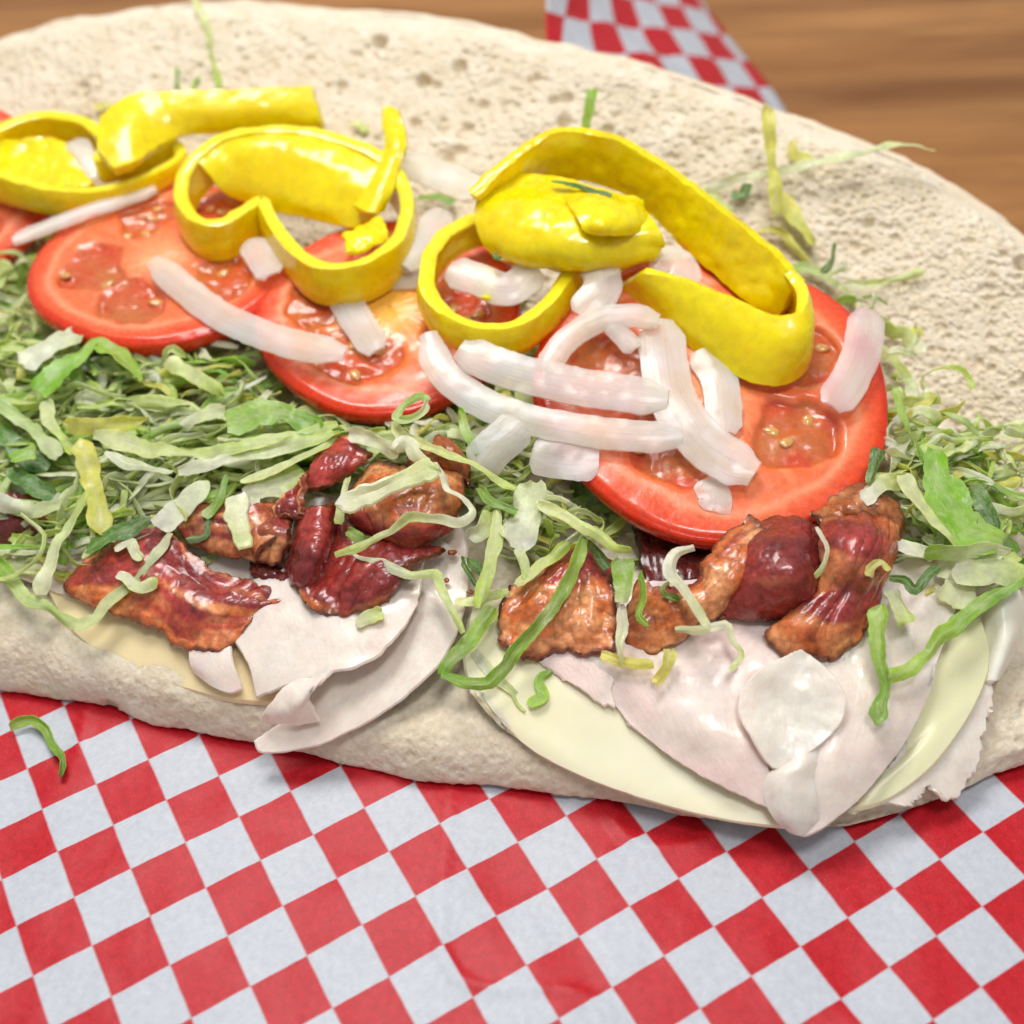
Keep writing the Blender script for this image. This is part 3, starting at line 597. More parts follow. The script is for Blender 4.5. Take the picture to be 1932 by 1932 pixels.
bacon([[(1060, 170, .3), (1150, 90, .5), (1260, 60, .5), (1400, 120, .4)], [(1100, 210, .5), (1210, 150, .75), (1320, 130, .7), (1420, 190, .45)], [(1180, 230, .3), (1280, 200, .5), (1360, 220, .4), (1410, 280, .3)]], 'brown bacon strip at the back right half under the big tomato', 'c5', ALLFAT, seed=26, dark=.62, nu=50, nv=24)
bacon([[(330, 230, -.6), (480, 240, -.5), (640, 230, -.5)], [(330, 330, -.4), (480, 360, -.3), (620, 350, -.3)], [(360, 470, -.2), (480, 500, -.15), (600, 460, -.1)]], 'bacon scrap under the front rim of the big tomato, coloured dark as the shade of the gap', 'c5', ALLMEAT, seed=27, dark=.3, nu=40, nv=18)  # bacon colour darkened far below the other pieces to stand for the gap's shadow
bacon([[(-80, 1150, .1), (60, 1090, .3), (240, 1110, .3)], [(-80, 1280, .3), (60, 1240, .42), (250, 1230, .35)], [(-80, 1360, .1), (60, 1340, .2), (240, 1320, .15)]], 'dark bacon piece mostly hidden in the lettuce at the far left', 'c3', ALLMEAT, seed=28, dark=.75, nu=40, nv=18)
for q, (fr, x, y, r_) in enumerate((('c4', 1085, 925, .09), ('c4', 1052, 1080, .07), ('c4', 1185, 1145, .07))):
    c = place('pile', *uv(fr, x, y), .32); th_ = np.linspace(0, 2*math.pi, 10, endpoint=False); ph = np.linspace(.05, math.pi-.05, 7)
    V = np.array([[c[0]+r_*math.sin(p)*math.cos(a)*1.3, c[1]+r_*math.sin(p)*math.sin(a), c[2]+r_*.5*math.cos(p)] for p in ph for a in th_]); V = V+.03*np.stack([vn(V, 9, 1), vn(V, 9, 2), vn(V, 9, 3)], -1)
    tag(mesh('bacon_crumb', V, gridfaces(7, 10, True)[:, ::-1], MAT['bacon'], col=np.tile(S(150, 78, 34), (70, 1))), ['tiny brown bacon crumb on the white turkey near the rounded curl', 'tiny dark bacon crumb beside the curled lettuce end on turkey', 'tiny bacon crumb on turkey next to the dark green chip'][q], 'bacon crumb', 'bacon crumbs')

# ------------------------------------------------------------------ lettuce
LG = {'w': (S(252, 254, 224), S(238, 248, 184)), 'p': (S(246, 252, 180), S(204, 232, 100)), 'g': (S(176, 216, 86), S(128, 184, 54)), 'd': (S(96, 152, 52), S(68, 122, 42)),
      'y': (S(248, 242, 130), S(232, 232, 94)), 'gp': (S(156, 206, 68), S(246, 250, 196)), 'wp': (S(252, 254, 218), S(216, 238, 128)), 'b': (S(146, 208, 50), S(182, 228, 84))}
def letcol(kind, seed, flip=False):
    a, b = LG[kind]
    def f(s, t, G):
        n = np.clip((1-s if flip else s)+.35*fbm(G, .9, seed, 2), 0, 1); c = mix(a, b, n)
        vein = np.exp(-((t-.5)/.08)**2)*.22+.25*np.clip(vn(G, 3.0, seed+3), 0, 1)
        return mix(c, S(238, 240, 214), vein)
    return f
def lettuce_geo(P, w, kind, seed, roll=.0, twist=.8, th=.016, ruf=.08, ends=(.07, .09), n=None, lo=.6, flip=False, face=FACE):
    L = np.linalg.norm(np.diff(P, axis=0), axis=1).sum()
    n = n or int(np.clip(L*9, 14, 90))
    r_ = np.random.default_rng(seed)
    P = cr(P, n); kk = .055*np.minimum(1, w/.3); P = P+kk*np.stack([vn(P, 2.6, seed+1), vn(P, 2.6, seed+2), vn(P, 2.6, seed+3)], -1)
    rows = ribbon_rows(P, w, n, roll, twist, 3, (lambda s_, te=taper_ends(ends[0], ends[1], lo), ph=r_.random()*9, am=r_.uniform(.1, .3): te(s_)*(1+am*np.sin(s_*L*2.1+ph)+.5*am*np.sin(s_*L*4.7+2*ph))), cup=(r_.random()-.5)*.22*w, face=face)
    return sheet_geo(rows, nu=n, nv=7, th=th, bump=(.02, 2), rag=(.13*w, 5), seed=seed, colf=letcol(kind, seed, flip), ruffle=(ruf, max(.25, L*.12)))
NL = [100]
def shred(fr, surf, P, w, kind, label, off=.45, roll=None, twist=None, name='lettuce_shred', group='distinct lettuce shreds', **k):
    NL[0] += 1; s = NL[0]; r_ = np.random.default_rng(s)
    Q = np.array([place(surf, *uv(fr, p[0], p[1]), (p[2] if len(p) > 2 else 0)+off) for p in P])
    w = w*.84
    V, F, C, U = lettuce_geo(Q, w, kind, s, r_.uniform(-.5, .5) if roll is None else roll, r_.uniform(-1, 1) if twist is None else twist, **k)
    tag(mesh(name, V, F, MAT['lettuce'], None, C, U, sharp=40), label, 'lettuce', group)

def heap(name, label, spots, count, seed, kinds, wr=(.22, .6), lr=(1.2, 3.6), offr=(-.7, .4), curlv=.5):
    """the tangled mass of shredded lettuce that nobody could count"""
    r_ = np.random.default_rng(seed); VV = []; FF = []; CC = []; UU = []; b = 0
    poly = np.array(spots, float)
    def inside(x, y):
        c = False; j = len(poly)-1
        for i in range(len(poly)):
            if (poly[i, 1] > y) != (poly[j, 1] > y) and x < (poly[j, 0]-poly[i, 0])*(y-poly[i, 1])/(poly[j, 1]-poly[i, 1])+poly[i, 0]: c = not c
            j = i
        return c
    lo, hi = poly.min(0), poly.max(0); n = 0; tries = 0
    while n < count:
        u, v = lo+(hi-lo)*r_.random(2)
        if not inside(u, v): continue
        o = offr[0]+(offr[1]-offr[0])*(n/count)
        c = place('pile', u, v, o); a = r_.normal(.25, .8)+(math.pi if r_.random() < .5 else 0); L = r_.uniform(*lr); k = r_.normal(0, curlv)
        P = []; d = np.array([math.cos(a), math.sin(a)*.8, 0]); p = c-np.array([d[0], d[1], 0])*L/2
        for q in range(6):
            P.append(p.copy()); a2 = a+k*(q-2.5)*.45; p = p+np.array([math.cos(a2), math.sin(a2)*.75, r_.normal(0, .22)-.0])*L/5
        P = np.array(P)
        # keep to the slope of the heap
        bad = False
        for q in range(6):
            zz = P[q, 2]
            # project back on the photo plane to find the local heap height
            dd = P[q]-CAM; x = dd@RT/(dd@FW)*1.25; y = -(dd@UP)/(dd@FW)*1.25; uu, vv = (x+.5)*1932, (y+.5)*1932
            for (ex, ey, ea, eb) in ((303, 492, 240, 165), (735, 588, 254, 210), (1345, 740, 334, 285)):
                if o > -.45 and ((uu-ex)/ea)**2+((vv-ey)/eb)**2 < 1: bad = True
            P[q, 2] = .45*zz+.55*(zl(uu, vv)+o+r_.normal(0, .16))
        if bad: tries += 1
        if bad and tries < 6000: continue
        kd = kinds[int(r_.integers(len(kinds)))]
        V, F, C, U = lettuce_geo(P, r_.uniform(*wr), kd, int(seed*1000+n), r_.normal(0, .8), r_.normal(0, 1.8), ruf=.09, n=16, flip=r_.random() < .5)
        VV.append(V); FF.append(F+b); CC.append(C); UU.append(U); b += len(V); n += 1
    tag(mesh(name, np.vstack(VV), np.vstack(FF), MAT['lettuce'], None, np.vstack(CC), np.vstack(UU)), label, 'lettuce', kind='stuff')
K1 = ['w', 'p', 'p', 'wp', 'wp', 'b', 'gp', 'y', 'p', 'p', 'w', 'g', 'wp', 'p', 'wp']
heap('lettuce_heap', 'tangled heap of shredded green and white lettuce filling the left half', [(-40, 520), (60, 510), (130, 600), (260, 660), (430, 630), (520, 700), (640, 790), (860, 790), (860, 840), (640, 860), (560, 930), (480, 980), (330, 1000), (240, 1010), (120, 1060), (-40, 1060)], 680, 5, K1, wr=(.08, .28), lr=(1.6, 4.4), curlv=.8)
heap('lettuce_heap', 'loose shredded lettuce between the two tomatoes above the centre bacon', [(700, 830), (880, 770), (1000, 850), (1060, 900), (1120, 1000), (1060, 1060), (960, 1010), (900, 900), (760, 860)], 130, 6, K1, offr=(-.5, .35), wr=(.07, .25), lr=(.9, 2.4), curlv=.9)
heap('lettuce_heap', 'shredded pale lettuce spilling out behind the right side of the big tomato', [(1560, 480), (1700, 640), (1760, 780), (1900, 850), (1910, 1000), (1860, 1090), (1700, 1060), (1660, 960), (1690, 800), (1660, 640), (1520, 520)], 150, 7, ['w', 'p', 'wp', 'wp', 'gp', 'p', 'y', 'g'], offr=(-.5, .3), wr=(.08, .34), lr=(1.0, 2.8), curlv=.9)
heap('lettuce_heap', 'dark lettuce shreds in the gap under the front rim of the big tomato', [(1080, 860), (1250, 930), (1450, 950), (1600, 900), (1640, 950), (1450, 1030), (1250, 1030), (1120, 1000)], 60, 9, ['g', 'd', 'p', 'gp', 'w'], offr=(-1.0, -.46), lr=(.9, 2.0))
heap('lettuce_heap', 'shredded lettuce hidden under the tomato slices at the back', [(-60, 380), (200, 420), (600, 470), (1000, 560), (1400, 640), (1500, 800), (1100, 900), (700, 760), (300, 640), (-60, 540)], 120, 8, K1, offr=(-1.0, -.35), lr=(1.5, 3.2))

# ------------------------------------------------------------------ tomatoes
def tomato(key, cx, cy, a, z, tilt, label, th=.62, rot=0.0, seed=0, chambers=5, warm=0.0):
    c = at(cx, cy, z); dist = (c-CAM)@FW; R = a*dist/(1932*1.25)
    n = nrm(np.array([math.sin(math.radians(rot)), -math.sin(math.radians(tilt)), math.cos(math.radians(tilt))]))
    X = nrm(np.cross([0, 1, 0], n)); Y = np.cross(n, X)
    PLANES[key] = (c, n)
    nr, na = 110, 300
    r = np.linspace(0, 1, nr)[:, None]; A = np.linspace(0, 2*math.pi, na, endpoint=False)[None, :]
    r_ = np.random.default_rng(seed)
    pr = 1+.022*np.sin(2*A+seed)+.02*np.sin(3*A+seed*2)+.010*np.sin(5*A+1.7*seed)
    Px = r*np.cos(A); Py = r*np.sin(A); Q = np.stack([Px*3, Py*3, np.full_like(Px, seed*1.7)], -1)
    wob = .05*fbm(Q, .8, seed, 3)
    rr = r+wob; loc = np.zeros_like(rr); ang0 = A+0*r
    for q in range(chambers):
        a0 = seed+2*math.pi*(q+r_.uniform(-.16, .16))/chambers; wd = math.pi/chambers*r_.uniform(.70, .92); rc = r_.uniform(.52, .58); hr = r_.uniform(.21, .27)
        da = (A-a0+math.pi) % (2*math.pi)-math.pi
        dd = np.sqrt(((rr-rc)/hr)**2+(da*(.4+.6*rr/rc)/wd)**2)*.95
        loc = np.maximum(loc, sst(1.12, .78, dd+.24*fbm(Q, 1.5, seed+9, 2)))
    loc = loc*sst(.84, .78, rr)
    # height of the cut face
    h = -.09*loc+.06*fbm(Q, 1.8, seed+3, 3)*loc-.10*sst(.1, .6, vn(Q, 1.5, seed+31))*loc+.012*fbm(Q, 2, seed+5, 2)+.006*vn(np.stack([ang0*14, r*2+0*A, 0*A+seed+0*r], -1), 1.0, seed)+.03*np.exp(-(r/.25)**2)
    edge = sst(.935, 1.0, r); h = h-.085*edge**1.7
    skin = S(222, 52, 16); fl1 = S(238, 114, 66); fl2 = S(230, 78, 38); core = S(246, 168, 116); gel = S(206, 78, 44); gel2 = S(196, 110, 56)
    c1 = mix(fl1, fl2, sst(.80, .97, rr)); c1 = mix(c1, S(246, 156, 116), np.exp(-((rr-.82)/.03)**2)*.8)
    c1 = mix(c1, S(236, 120, 70), np.clip((.55+.5*vn(Q, 1.2, seed+6)), 0, 1)*sst(.85, .6, rr)*.75)
    c1 = mix(c1, S(248, 166, 116), sst(.1, .8, vn(np.stack([ang0*9, r*1.5+0*A, 0*rr+seed], -1), 1.0, seed+2))*sst(.86, .6, rr)*.5)
    c1 = mix(c1, mix(core, S(244, 186, 74), warm*np.ones_like(rr)), np.exp(-(rr/(.24+.12*warm))**2))
    c1 = mix(c1, mix(gel, gel2, np.clip(.5+.8*vn(Q, 2.5, seed+7), 0, 1)), sst(.2, .75, loc))
    c1 = mix(c1, skin, sst(.955, .99, r*np.ones_like(A)))
    Rv = R*pr
    Ptop = c+(Px*Rv)[..., None]*X+(Py*Rv)[..., None]*Y+h[..., None]*n
    V = [Ptop.reshape(-1, 3)]; C = [c1.reshape(-1, 3)]
    F = [gridfaces(nr, na, True)]
    # skin side: bulging, then the underside
    prof = [(1.012, -.16), (1.02, -.28), (1.015, -.42), (.995, -th+.06), (.96, -th), (.5, -th), (.02, -th)]
    b = nr*na; prev = (nr-1)*na
    for k, (q, d) in enumerate(prof):
        P = c+(np.cos(A[0])*Rv[0]*q)[:, None]*X+(np.sin(A[0])*Rv[0]*q)[:, None]*Y+d*n
        V.append(P); cc = skin if k < 4 else fl1
        C.append(np.tile(cc, (na, 1))*(1+.12*vn(P, .8, seed+8))[:, None])
        j = np.arange(na); j2 = (j+1) % na
        F.append(np.stack([prev+j, prev+j2, b+j2, b+j], -1)); prev = b; b += na
    o = empty('tomato_slice'); tag(o, label, 'tomato', 'tomato slices')
    mesh('flesh', np.vstack(V), np.vstack(F)[:, ::-1] if False else np.vstack(F), MAT['tomato'], o, np.vstack(C))
    # seeds lying in the chambers
    sm = None; cand = np.argwhere(loc > .85); k = 0
    got = []
    for t in range(400):
        if k >= 12 or len(cand) == 0: break
        i, j = cand[r_.integers(len(cand))]; p = Ptop[i, j]
        if any(np.linalg.norm(p-g) < .34 for g in got): continue
        got.append(p); k += 1
        if sm is None:
            th_ = np.linspace(0, 2*math.pi, 12, endpoint=False); phs = np.linspace(.02, math.pi-.02, 8)
            W = np.array([[.22*math.sin(q)*math.cos(e)*(1+.25*math.cos(e)), .145*math.sin(q)*math.sin(e), .07*math.cos(q)] for q in phs for e in th_])
            s0 = mesh('seed', W, gridfaces(8, 12, True)[:, ::-1], MAT['seed'], o, np.tile(S(214, 160, 92), (len(W), 1))*(1-.25*(np.abs(W[:, :1]) > .14))); sm = s0.data
        else:
            s0 = bpy.data.objects.new('seed', sm); COL.objects.link(s0); s0.parent = o
        e = r_.random()*6.28; rx = nrm(X*math.cos(e)+Y*math.sin(e)+n*r_.normal(0, .25)); ry = nrm(np.cross(n, rx)); rz = np.cross(rx, ry); q = p+n*.0
        s0.matrix_world = Matrix([[rx[0], ry[0], rz[0], q[0]*CM], [rx[1], ry[1], rz[1], q[1]*CM], [rx[2], ry[2], rz[2], q[2]*CM], [0, 0, 0, 1]])
    return c, n, R
tomato('T4', -104, 352, 200, 5.0, 22, 'tomato slice cut off by the left picture edge under a pepper ring', seed=4)
tomato('T3', 303, 486, 237, 4.95, 4, 'left tomato slice with a long white onion strip across its right side', seed=2, chambers=5)
tomato('T2', 735, 578, 250, 4.75, 8, 'middle tomato slice with a yellow core, half hidden by pepper rings', seed=6, chambers=4, warm=1.0)
tomato('T1', 1345, 728, 328, 4.75, 13, 'largest tomato slice on the right piled with onion and pepper', seed=3, chambers=5, th=.66)

# ------------------------------------------------------------------ onions
def onioncol(pink, seed):
    def f(s, t, G):
        e = np.minimum(t, 1-t); c = mix(S(246, 236, 216), S(255, 255, 252), np.clip(.5+.7*fbm(G, 1.4, seed, 2), 0, 1)*np.ones_like(s))
        st = .5+.5*vn(np.stack([s*1.5, t*14, s*0+seed], -1), 1.0, seed)
        c = mix(c, S(236, 226, 206), st*.3)
        return mix(c, S(232, 186, 196), np.clip(pink*(.5+.8*fbm(G, .8, seed+2, 2))+pink*.35*(e < .08), 0, .8))
    return f
NO = [500]
def onion(fr, surf, P, w, label, off=.18, roll=0.0, twist=0.0, th=.09, pink=.02, ends=(.10, .10), cup=.07, face=FACE):
    NO[0] += 1; s = NO[0]
    Q = np.array([place(surf, *uv(fr, p[0], p[1]), (p[2] if len(p) > 2 else 0)+off) for p in P])
    n = int(np.clip(np.linalg.norm(np.diff(Q, axis=0), axis=1).sum()*9, 18, 70))
    rows = ribbon_rows(Q, w, n, roll, twist, 5, taper_ends(ends[0], ends[1], .55), cup=cup, face=face)
    V, F, C, U = sheet_geo(rows, nu=n, nv=12, th=th, bump=(.012, 3), rag=(.03, 3), seed=s, colf=onioncol(pink, s), roundness=.25)
    tag(mesh('onion_strip', V, F, MAT['onion'], None, C, U, sharp=34), label, 'onion', 'sliced onion strips')
onion('c1', 'T3', [(690, 880, .1), (800, 985, .05), (950, 1100), (1100, 1180, .05), (1300, 1250, .2), (1550, 1300, .35)], .78, 'long white onion strip bridging the left and middle tomato slices', off=.2)
onion('c1', 'T3', [(60, 795, .1), (200, 735, .1), (400, 660, .1), (700, 560, .1)], .42, 'thin white onion sliver on the left tomato below the leftmost pepper ring')
onion('c1', 'T2', [(1500, 960), (1560, 1080), (1690, 1290)], .85, 'short onion strip slanting down from under the double loop pepper ring', off=.15)
onion('c1', 'T2', [(1920, 690, .1), (1850, 800, .15), (1800, 930, .1)], .62, 'white onion piece between the two large pepper rings', off=.3, pink=.02)
onion('c1', 'T2', [(1600, 960, .05), (1750, 950, .08), (1900, 950, .08)], .75, 'flat onion strip on the middle tomato beneath the right pepper loop', off=.12, pink=.2)
onion('c1', 'T2', [(1120, 800, .1), (1180, 880, .1), (1220, 950, .1)], .8, 'onion piece peeking out below the cleft of the double loop pepper', off=.2)
onion('c1', 'T4', [(330, 350, .2), (370, 430, .25), (420, 520, .2)], .85, 'white onion chip inside the leftmost pepper ring', off=.35)
onion('c1', 5.9, [(870, 330), (920, 300), (1000, 270)], .6, 'white onion bit between the upper pepper strip and the double loop ring', off=-.4)
onion('c2', 'T1', [(150, 930, .1), (200, 1060, .05), (330, 1170), (500, 1240), (750, 1290, .05), (950, 1310, .1), (1100, 1315, .12)], .78, 'long curved onion strip sweeping from the middle tomato onto the big one', off=.28)
onion('c2', 'T1', [(270, 985, .2), (450, 1060, .2), (700, 1120, .15), (1045, 1172, .15)], .95, 'wide onion strip lying above the long curved strip on the big tomato', off=.34, pink=.22)
onion('c2', 'T1', [(580, 1070, .1), (660, 960, .15), (780, 880, .2), (900, 858, .25), (1010, 880, .25)], .62, 'arched onion strip below the right pepper loop', off=.35)
onion('c2', 'T1', [(830, 890, .2), (870, 930, .15), (925, 985, .1)], .5, 'small onion prong branching off the arched strip', off=.3)
onion('c2', 'T1', [(1020, 880, .1), (1035, 1050, .15), (1080, 1200, .2), (1200, 1350, .2), (1370, 1450, .15)], 1.15, 'broad translucent onion strip running down the centre of the big tomato', off=.2, pink=.08)
onion('c2', 'T1', [(1170, 990, .05), (1240, 1100, .05), (1260, 1300, .02)], .9, 'translucent onion strip right of the broad one under the pepper end', off=.12, pink=.05)
onion('c2', 'T1', [(1790, 840, .3), (1775, 970, .25), (1725, 1100, .15), (1655, 1200, .1)], .92, 'pink tinged onion piece on the right rim of the big tomato', off=.25, pink=.75, cup=.06)
onion('c2', 'T1', [(540, 1370, .0), (650, 1390, .05), (790, 1400, .02)], 1.05, 'thin translucent onion flake on the front left of the big tomato', off=.06, th=.03, pink=.3, cup=.03)
onion('c2', 'T1', [(980, 660, .3), (1080, 670, .3), (1110, 750, .2)], .95, 'onion chunk behind the front pepper end on the big tomato', off=.2)
onion('c2', 'pile', [(40, 290), (160, 320), (340, 400)], .95, 'white onion strip lying behind between the two large pepper rings', off=.9, pink=.0)
onion('c2', 'T2', [(210, 470, .3), (120, 590, .3), (60, 680, .2)], .8, 'pale onion piece left of the right pepper loop', off=.35, pink=.03)
onion('c2', 'T1', [(230, 690, .1), (330, 720, .15), (450, 760, .15), (560, 690, .2)], .9, 'onion pieces seen through the hole of the right pepper loop', off=.25, pink=.2)
onion('c2', 'T1', [(790, 660, .5), (800, 760, .45), (720, 860, .3)], .95, 'translucent onion petal hanging below the pepper tip', off=.2, pink=.06)
onion('c2', 'T1', [(1190, 1470), (1225, 1540), (1215, 1590, -.05)], .75, 'small clear onion chip stuck in the juice near the front of the big tomato', off=.04, th=.08, pink=.05, cup=.02)
onion('c4', 'pile', [(1470, 200, .9), (1400, 270, .84), (1310, 350, .76), (1230, 450, .62)], .95, 'pale onion petal left of the big tomato above the lettuce tangle', off=.15, pink=.1, th=.035, cup=.12, roll=.25)

# ------------------------------------------------------------------ peppers
PY = (S(236, 206, 8), S(240, 216, 30))
def pepcol(seed, cut=True):
    def f(s, t, G):
        c = mix(S(250, 228, 0), S(245, 214, 0), np.clip(.5+.7*fbm(G, 1.0, seed, 2), 0, 1)); c = mix(c, S(222, 216, 10), np.clip(fbm(G, .6, seed+5, 2), 0, 1)*.6)
        return mix(S(251, 232, 40), c, sst(0, .12, t)) if cut else c
    return f
NP = [700]
def pepwall(fr, P, hgt, label, th=.30, closed=False, axis=(0, .12, 1), surf=None, hf=None, nu=110, inn=0.0, name='pepper_ring', ends=None, bump_=(.035, 1.6)):
    """ring wall: P = centre line of the cut rim (x, y, z cm), wall drops by hgt along axis"""
    NP[0] += 1; s = NP[0]; A = nrm(np.array(axis, float))
    T = np.array([at(*uv(fr, p[0], p[1]), p[2]) for p in P]); H = np.array([(p[3] if len(p) > 3 else hgt) for p in P])[:, None]
    c = T.mean(0)
    dirn = nrm((T-c)*[1, 1, 0])
    rows = [T, T-A*H*.33+dirn*.05+dirn*inn*.3, T-A*H*.7+dirn*.05+dirn*inn*.7, T-A*H+dirn*inn]
    thf = lambda s_, t_, G: (1+.12*vn(G, 1.0, s))*(1-.25*sst(.7, 1, t_))
    return tag(sheet(name, rows, MAT['pepper'], sharp=62, th=th, nu=nu, nv=22, closed=closed, bump=bump_, rag=(.012, 4), seed=s, colf=pepcol(s), thf=thf, roundness=.22), label, 'pepper', 'banana pepper rings')
def peppatch(fr, rows, label, th=.26, name='pepper_strip', nu=90, nv=26, cut=False, b=(.03, 1.4), parent=None):
    NP[0] += 1; s = NP[0]
    tag_ = tag if parent is None else (lambda o, *a: o)
    return tag_(sheet(name, [np.array([at(*uv(fr, p[0], p[1]), p[2]) for p in r]) for r in rows], MAT['pepper'], parent, sharp=62, th=th, nu=nu, nv=nv, bump=b, rag=(.03, 3), seed=s, colf=pepcol(s, cut), roundness=.25), label, 'pepper', 'banana pepper rings')
# leftmost ring
pepwall('c1', [(-120, 360, 6.2), (20, 270, 6.2), (200, 225, 6.25), (370, 250, 6.25), (470, 330, 6.2), (450, 420, 6.1, .7), (640, 390, 5.95, .6), (770, 350, 5.9, .55), (800, 410, 5.8, .5), (650, 500, 5.75, .6), (460, 555, 5.7, .7), (280, 560, 5.7, .75), (120, 530, 5.75, .8), (-20, 480, 5.85, .9), (-130, 430, 6.0)], .85, 'leftmost yellow pepper ring, cut off by the picture edge', th=.36, closed=True)
peppatch('c1', [[(-40, 330, 5.75), (60, 350, 5.8), (170, 335, 5.85), (260, 345, 5.8), (310, 370, 5.75)], [(-60, 420, 5.6), (60, 430, 5.6), (190, 425, 5.65), (300, 430, 5.65), (350, 450, 5.6)], [(-60, 540, 5.4), (60, 560, 5.4), (200, 570, 5.4), (350, 560, 5.4), (420, 540, 5.4)]], 'pale yellow pepper pith filling the leftmost ring', th=.2, nu=40, nv=20, b=(.08, 2.2))
# upper strip
peppatch('c1', [[(455, 255, 6.75), (540, 180, 6.95), (620, 140, 7.05), (760, 130, 7.05), (1000, 125, 6.95), (1200, 115, 6.9), (1395, 105, 6.9)], [(450, 340, 6.55), (560, 280, 6.75), (660, 215, 6.8), (800, 205, 6.75), (1020, 200, 6.65), (1220, 190, 6.6), (1420, 185, 6.55)], [(450, 400, 6.4), (570, 370, 6.5), (680, 300, 6.5), (820, 270, 6.4), (1030, 260, 6.3), (1230, 250, 6.25), (1440, 250, 6.2)], [(520, 478, 6.2), (600, 450, 6.25), (690, 380, 6.2), (830, 312, 6.15), (1030, 292, 6.05), (1230, 285, 6.0), (1450, 278, 5.95)]],
         'straight yellow pepper strip at the back with a square cut end', th=.3)
# double loop ring (heart shaped)
dl = pepwall('c1', [(1172, 605, 6.0), (1090, 650, 6.0), (980, 705, 6.0), (880, 690, 6.05), (815, 610, 6.1), (825, 500, 6.3), (890, 400, 6.55), (1000, 320, 6.8), (1150, 292, 6.95), (1330, 292, 6.95), (1530, 335, 6.85), (1690, 400, 6.7), (1790, 510, 6.45), (1825, 640, 6.25), (1790, 760, 6.1), (1690, 850, 6.05), (1560, 900, 6.0), (1430, 895, 6.0), (1330, 835, 6.0), (1250, 740, 6.0), (1195, 645, 6.0)], 1.12, 'double looped yellow pepper ring with a cleft, left of centre', th=.38, closed=True, nu=170)
peppatch('c1', [[(870, 425, 6.42), (1000, 335, 6.68), (1150, 305, 6.83), (1330, 305, 6.83), (1530, 350, 6.72), (1690, 415, 6.56), (1785, 520, 6.32)], [(930, 480, 6.2), (1050, 420, 6.45), (1150, 410, 6.55), (1330, 415, 6.6), (1500, 465, 6.5), (1640, 550, 6.25), (1720, 630, 6.1)], [(1000, 560, 5.75), (1080, 545, 5.85), (1160, 560, 5.85), (1310, 580, 5.9), (1450, 620, 5.85), (1590, 660, 5.75), (1670, 690, 5.7)], [(1080, 600, 5.5), (1120, 615, 5.45), (1200, 645, 5.4), (1310, 670, 5.4), (1430, 695, 5.4), (1570, 728, 5.4), (1630, 725, 5.4)]],
         '', th=.2, name='inner_wall', nu=80, nv=30, b=(.04, 1.4), parent=dl)
peppatch('c1', [[(1720, 200, 7.2), (1750, 195, 7.2), (1790, 215, 7.2)], [(1725, 280, 7.0), (1765, 290, 7.05), (1812, 300, 7.0)], [(1740, 350, 6.85), (1775, 370, 6.9), (1815, 380, 6.85)], [(1715, 440, 6.6), (1750, 450, 6.65), (1790, 455, 6.6)], [(1670, 540, 6.35), (1710, 560, 6.4), (1760, 560, 6.35)], [(1600, 640, 6.0), (1660, 670, 6.05), (1710, 650, 6.0)]], 'thin yellow pepper tail curling up at the right of the double loop', th=.24, nu=24, nv=50)
peppatch('c1', [[(1540, 770, 5.95), (1620, 725, 6.05), (1710, 700, 6.05)], [(1550, 800, 6.1), (1640, 770, 6.2), (1730, 740, 6.15)], [(1560, 850, 6.05), (1660, 820, 6.1), (1740, 780, 6.05)]], 'torn yellow pepper membrane on the inner rim of the double loop', th=.14, nu=30, nv=16, b=(.10, 3))
# right loop
pepwall('c2', [(480, 480, 6.1), (330, 490, 6.15), (210, 555, 6.15), (150, 660, 6.05), (155, 770, 5.95), (230, 850, 5.85), (350, 895, 5.8), (470, 890, 5.8), (580, 820, 5.85), (660, 720, 5.95), (700, 620, 6.05), (600, 540, 6.1)], .8, 'round yellow pepper loop right of centre with onion inside', th=.42, closed=True, axis=(0, .2, 1))
peppatch('c2', [[(335, 690, 5.6), (390, 690, 5.7), (410, 730, 5.7)], [(335, 740, 5.6), (375, 740, 5.75), (400, 760, 5.7)], [(340, 790, 5.6), (370, 800, 5.7), (390, 810, 5.6)]], 'small yellow pepper nub inside the right loop', th=.2, nu=20, nv=16)
# bulbous pepper tip
peppatch('c2', [[(560, 345, 7.10), (640, 350, 7.20), (740, 380, 7.20), (860, 410, 7.05), (930, 440, 6.90)], [(400, 350, 7.00), (560, 400, 7.15), (720, 440, 7.20), (850, 470, 7.05), (970, 500, 6.90)], [(335, 440, 6.85), (500, 480, 7.10), (680, 510, 7.15), (850, 540, 6.95), (1010, 560, 6.75)], [(340, 530, 6.55), (480, 570, 6.80), (680, 590, 6.90), (860, 600, 6.70), (1025, 590, 6.55)], [(390, 600, 6.25), (500, 640, 6.40), (680, 650, 6.50), (850, 650, 6.40), (990, 630, 6.35)], [(450, 640, 5.95), (560, 660, 6.00), (700, 670, 6.00), (850, 665, 5.95), (950, 650, 5.95)]],
         'bulbous yellow pepper tip resting at the top of the right heap', th=.3, name='pepper_tip', nu=110, nv=90, b=(.10, 1.0))
peppatch('c2', [[(630, 385, 7.13), (740, 385, 7.25), (850, 410, 7.20), (945, 445, 6.88)], [(680, 450, 7.38), (780, 450, 7.51), (880, 460, 7.35), (960, 490, 6.93)], [(720, 510, 7.38), (800, 520, 7.47), (880, 520, 7.30), (950, 520, 6.93)], [(745, 545, 7.23), (810, 555, 7.25), (880, 548, 7.10), (935, 535, 6.88)]], 'wrinkled yellow fold on top of the pepper tip', th=.2, nu=50, nv=40, b=(.09, 1.7), name='pepper_fold')
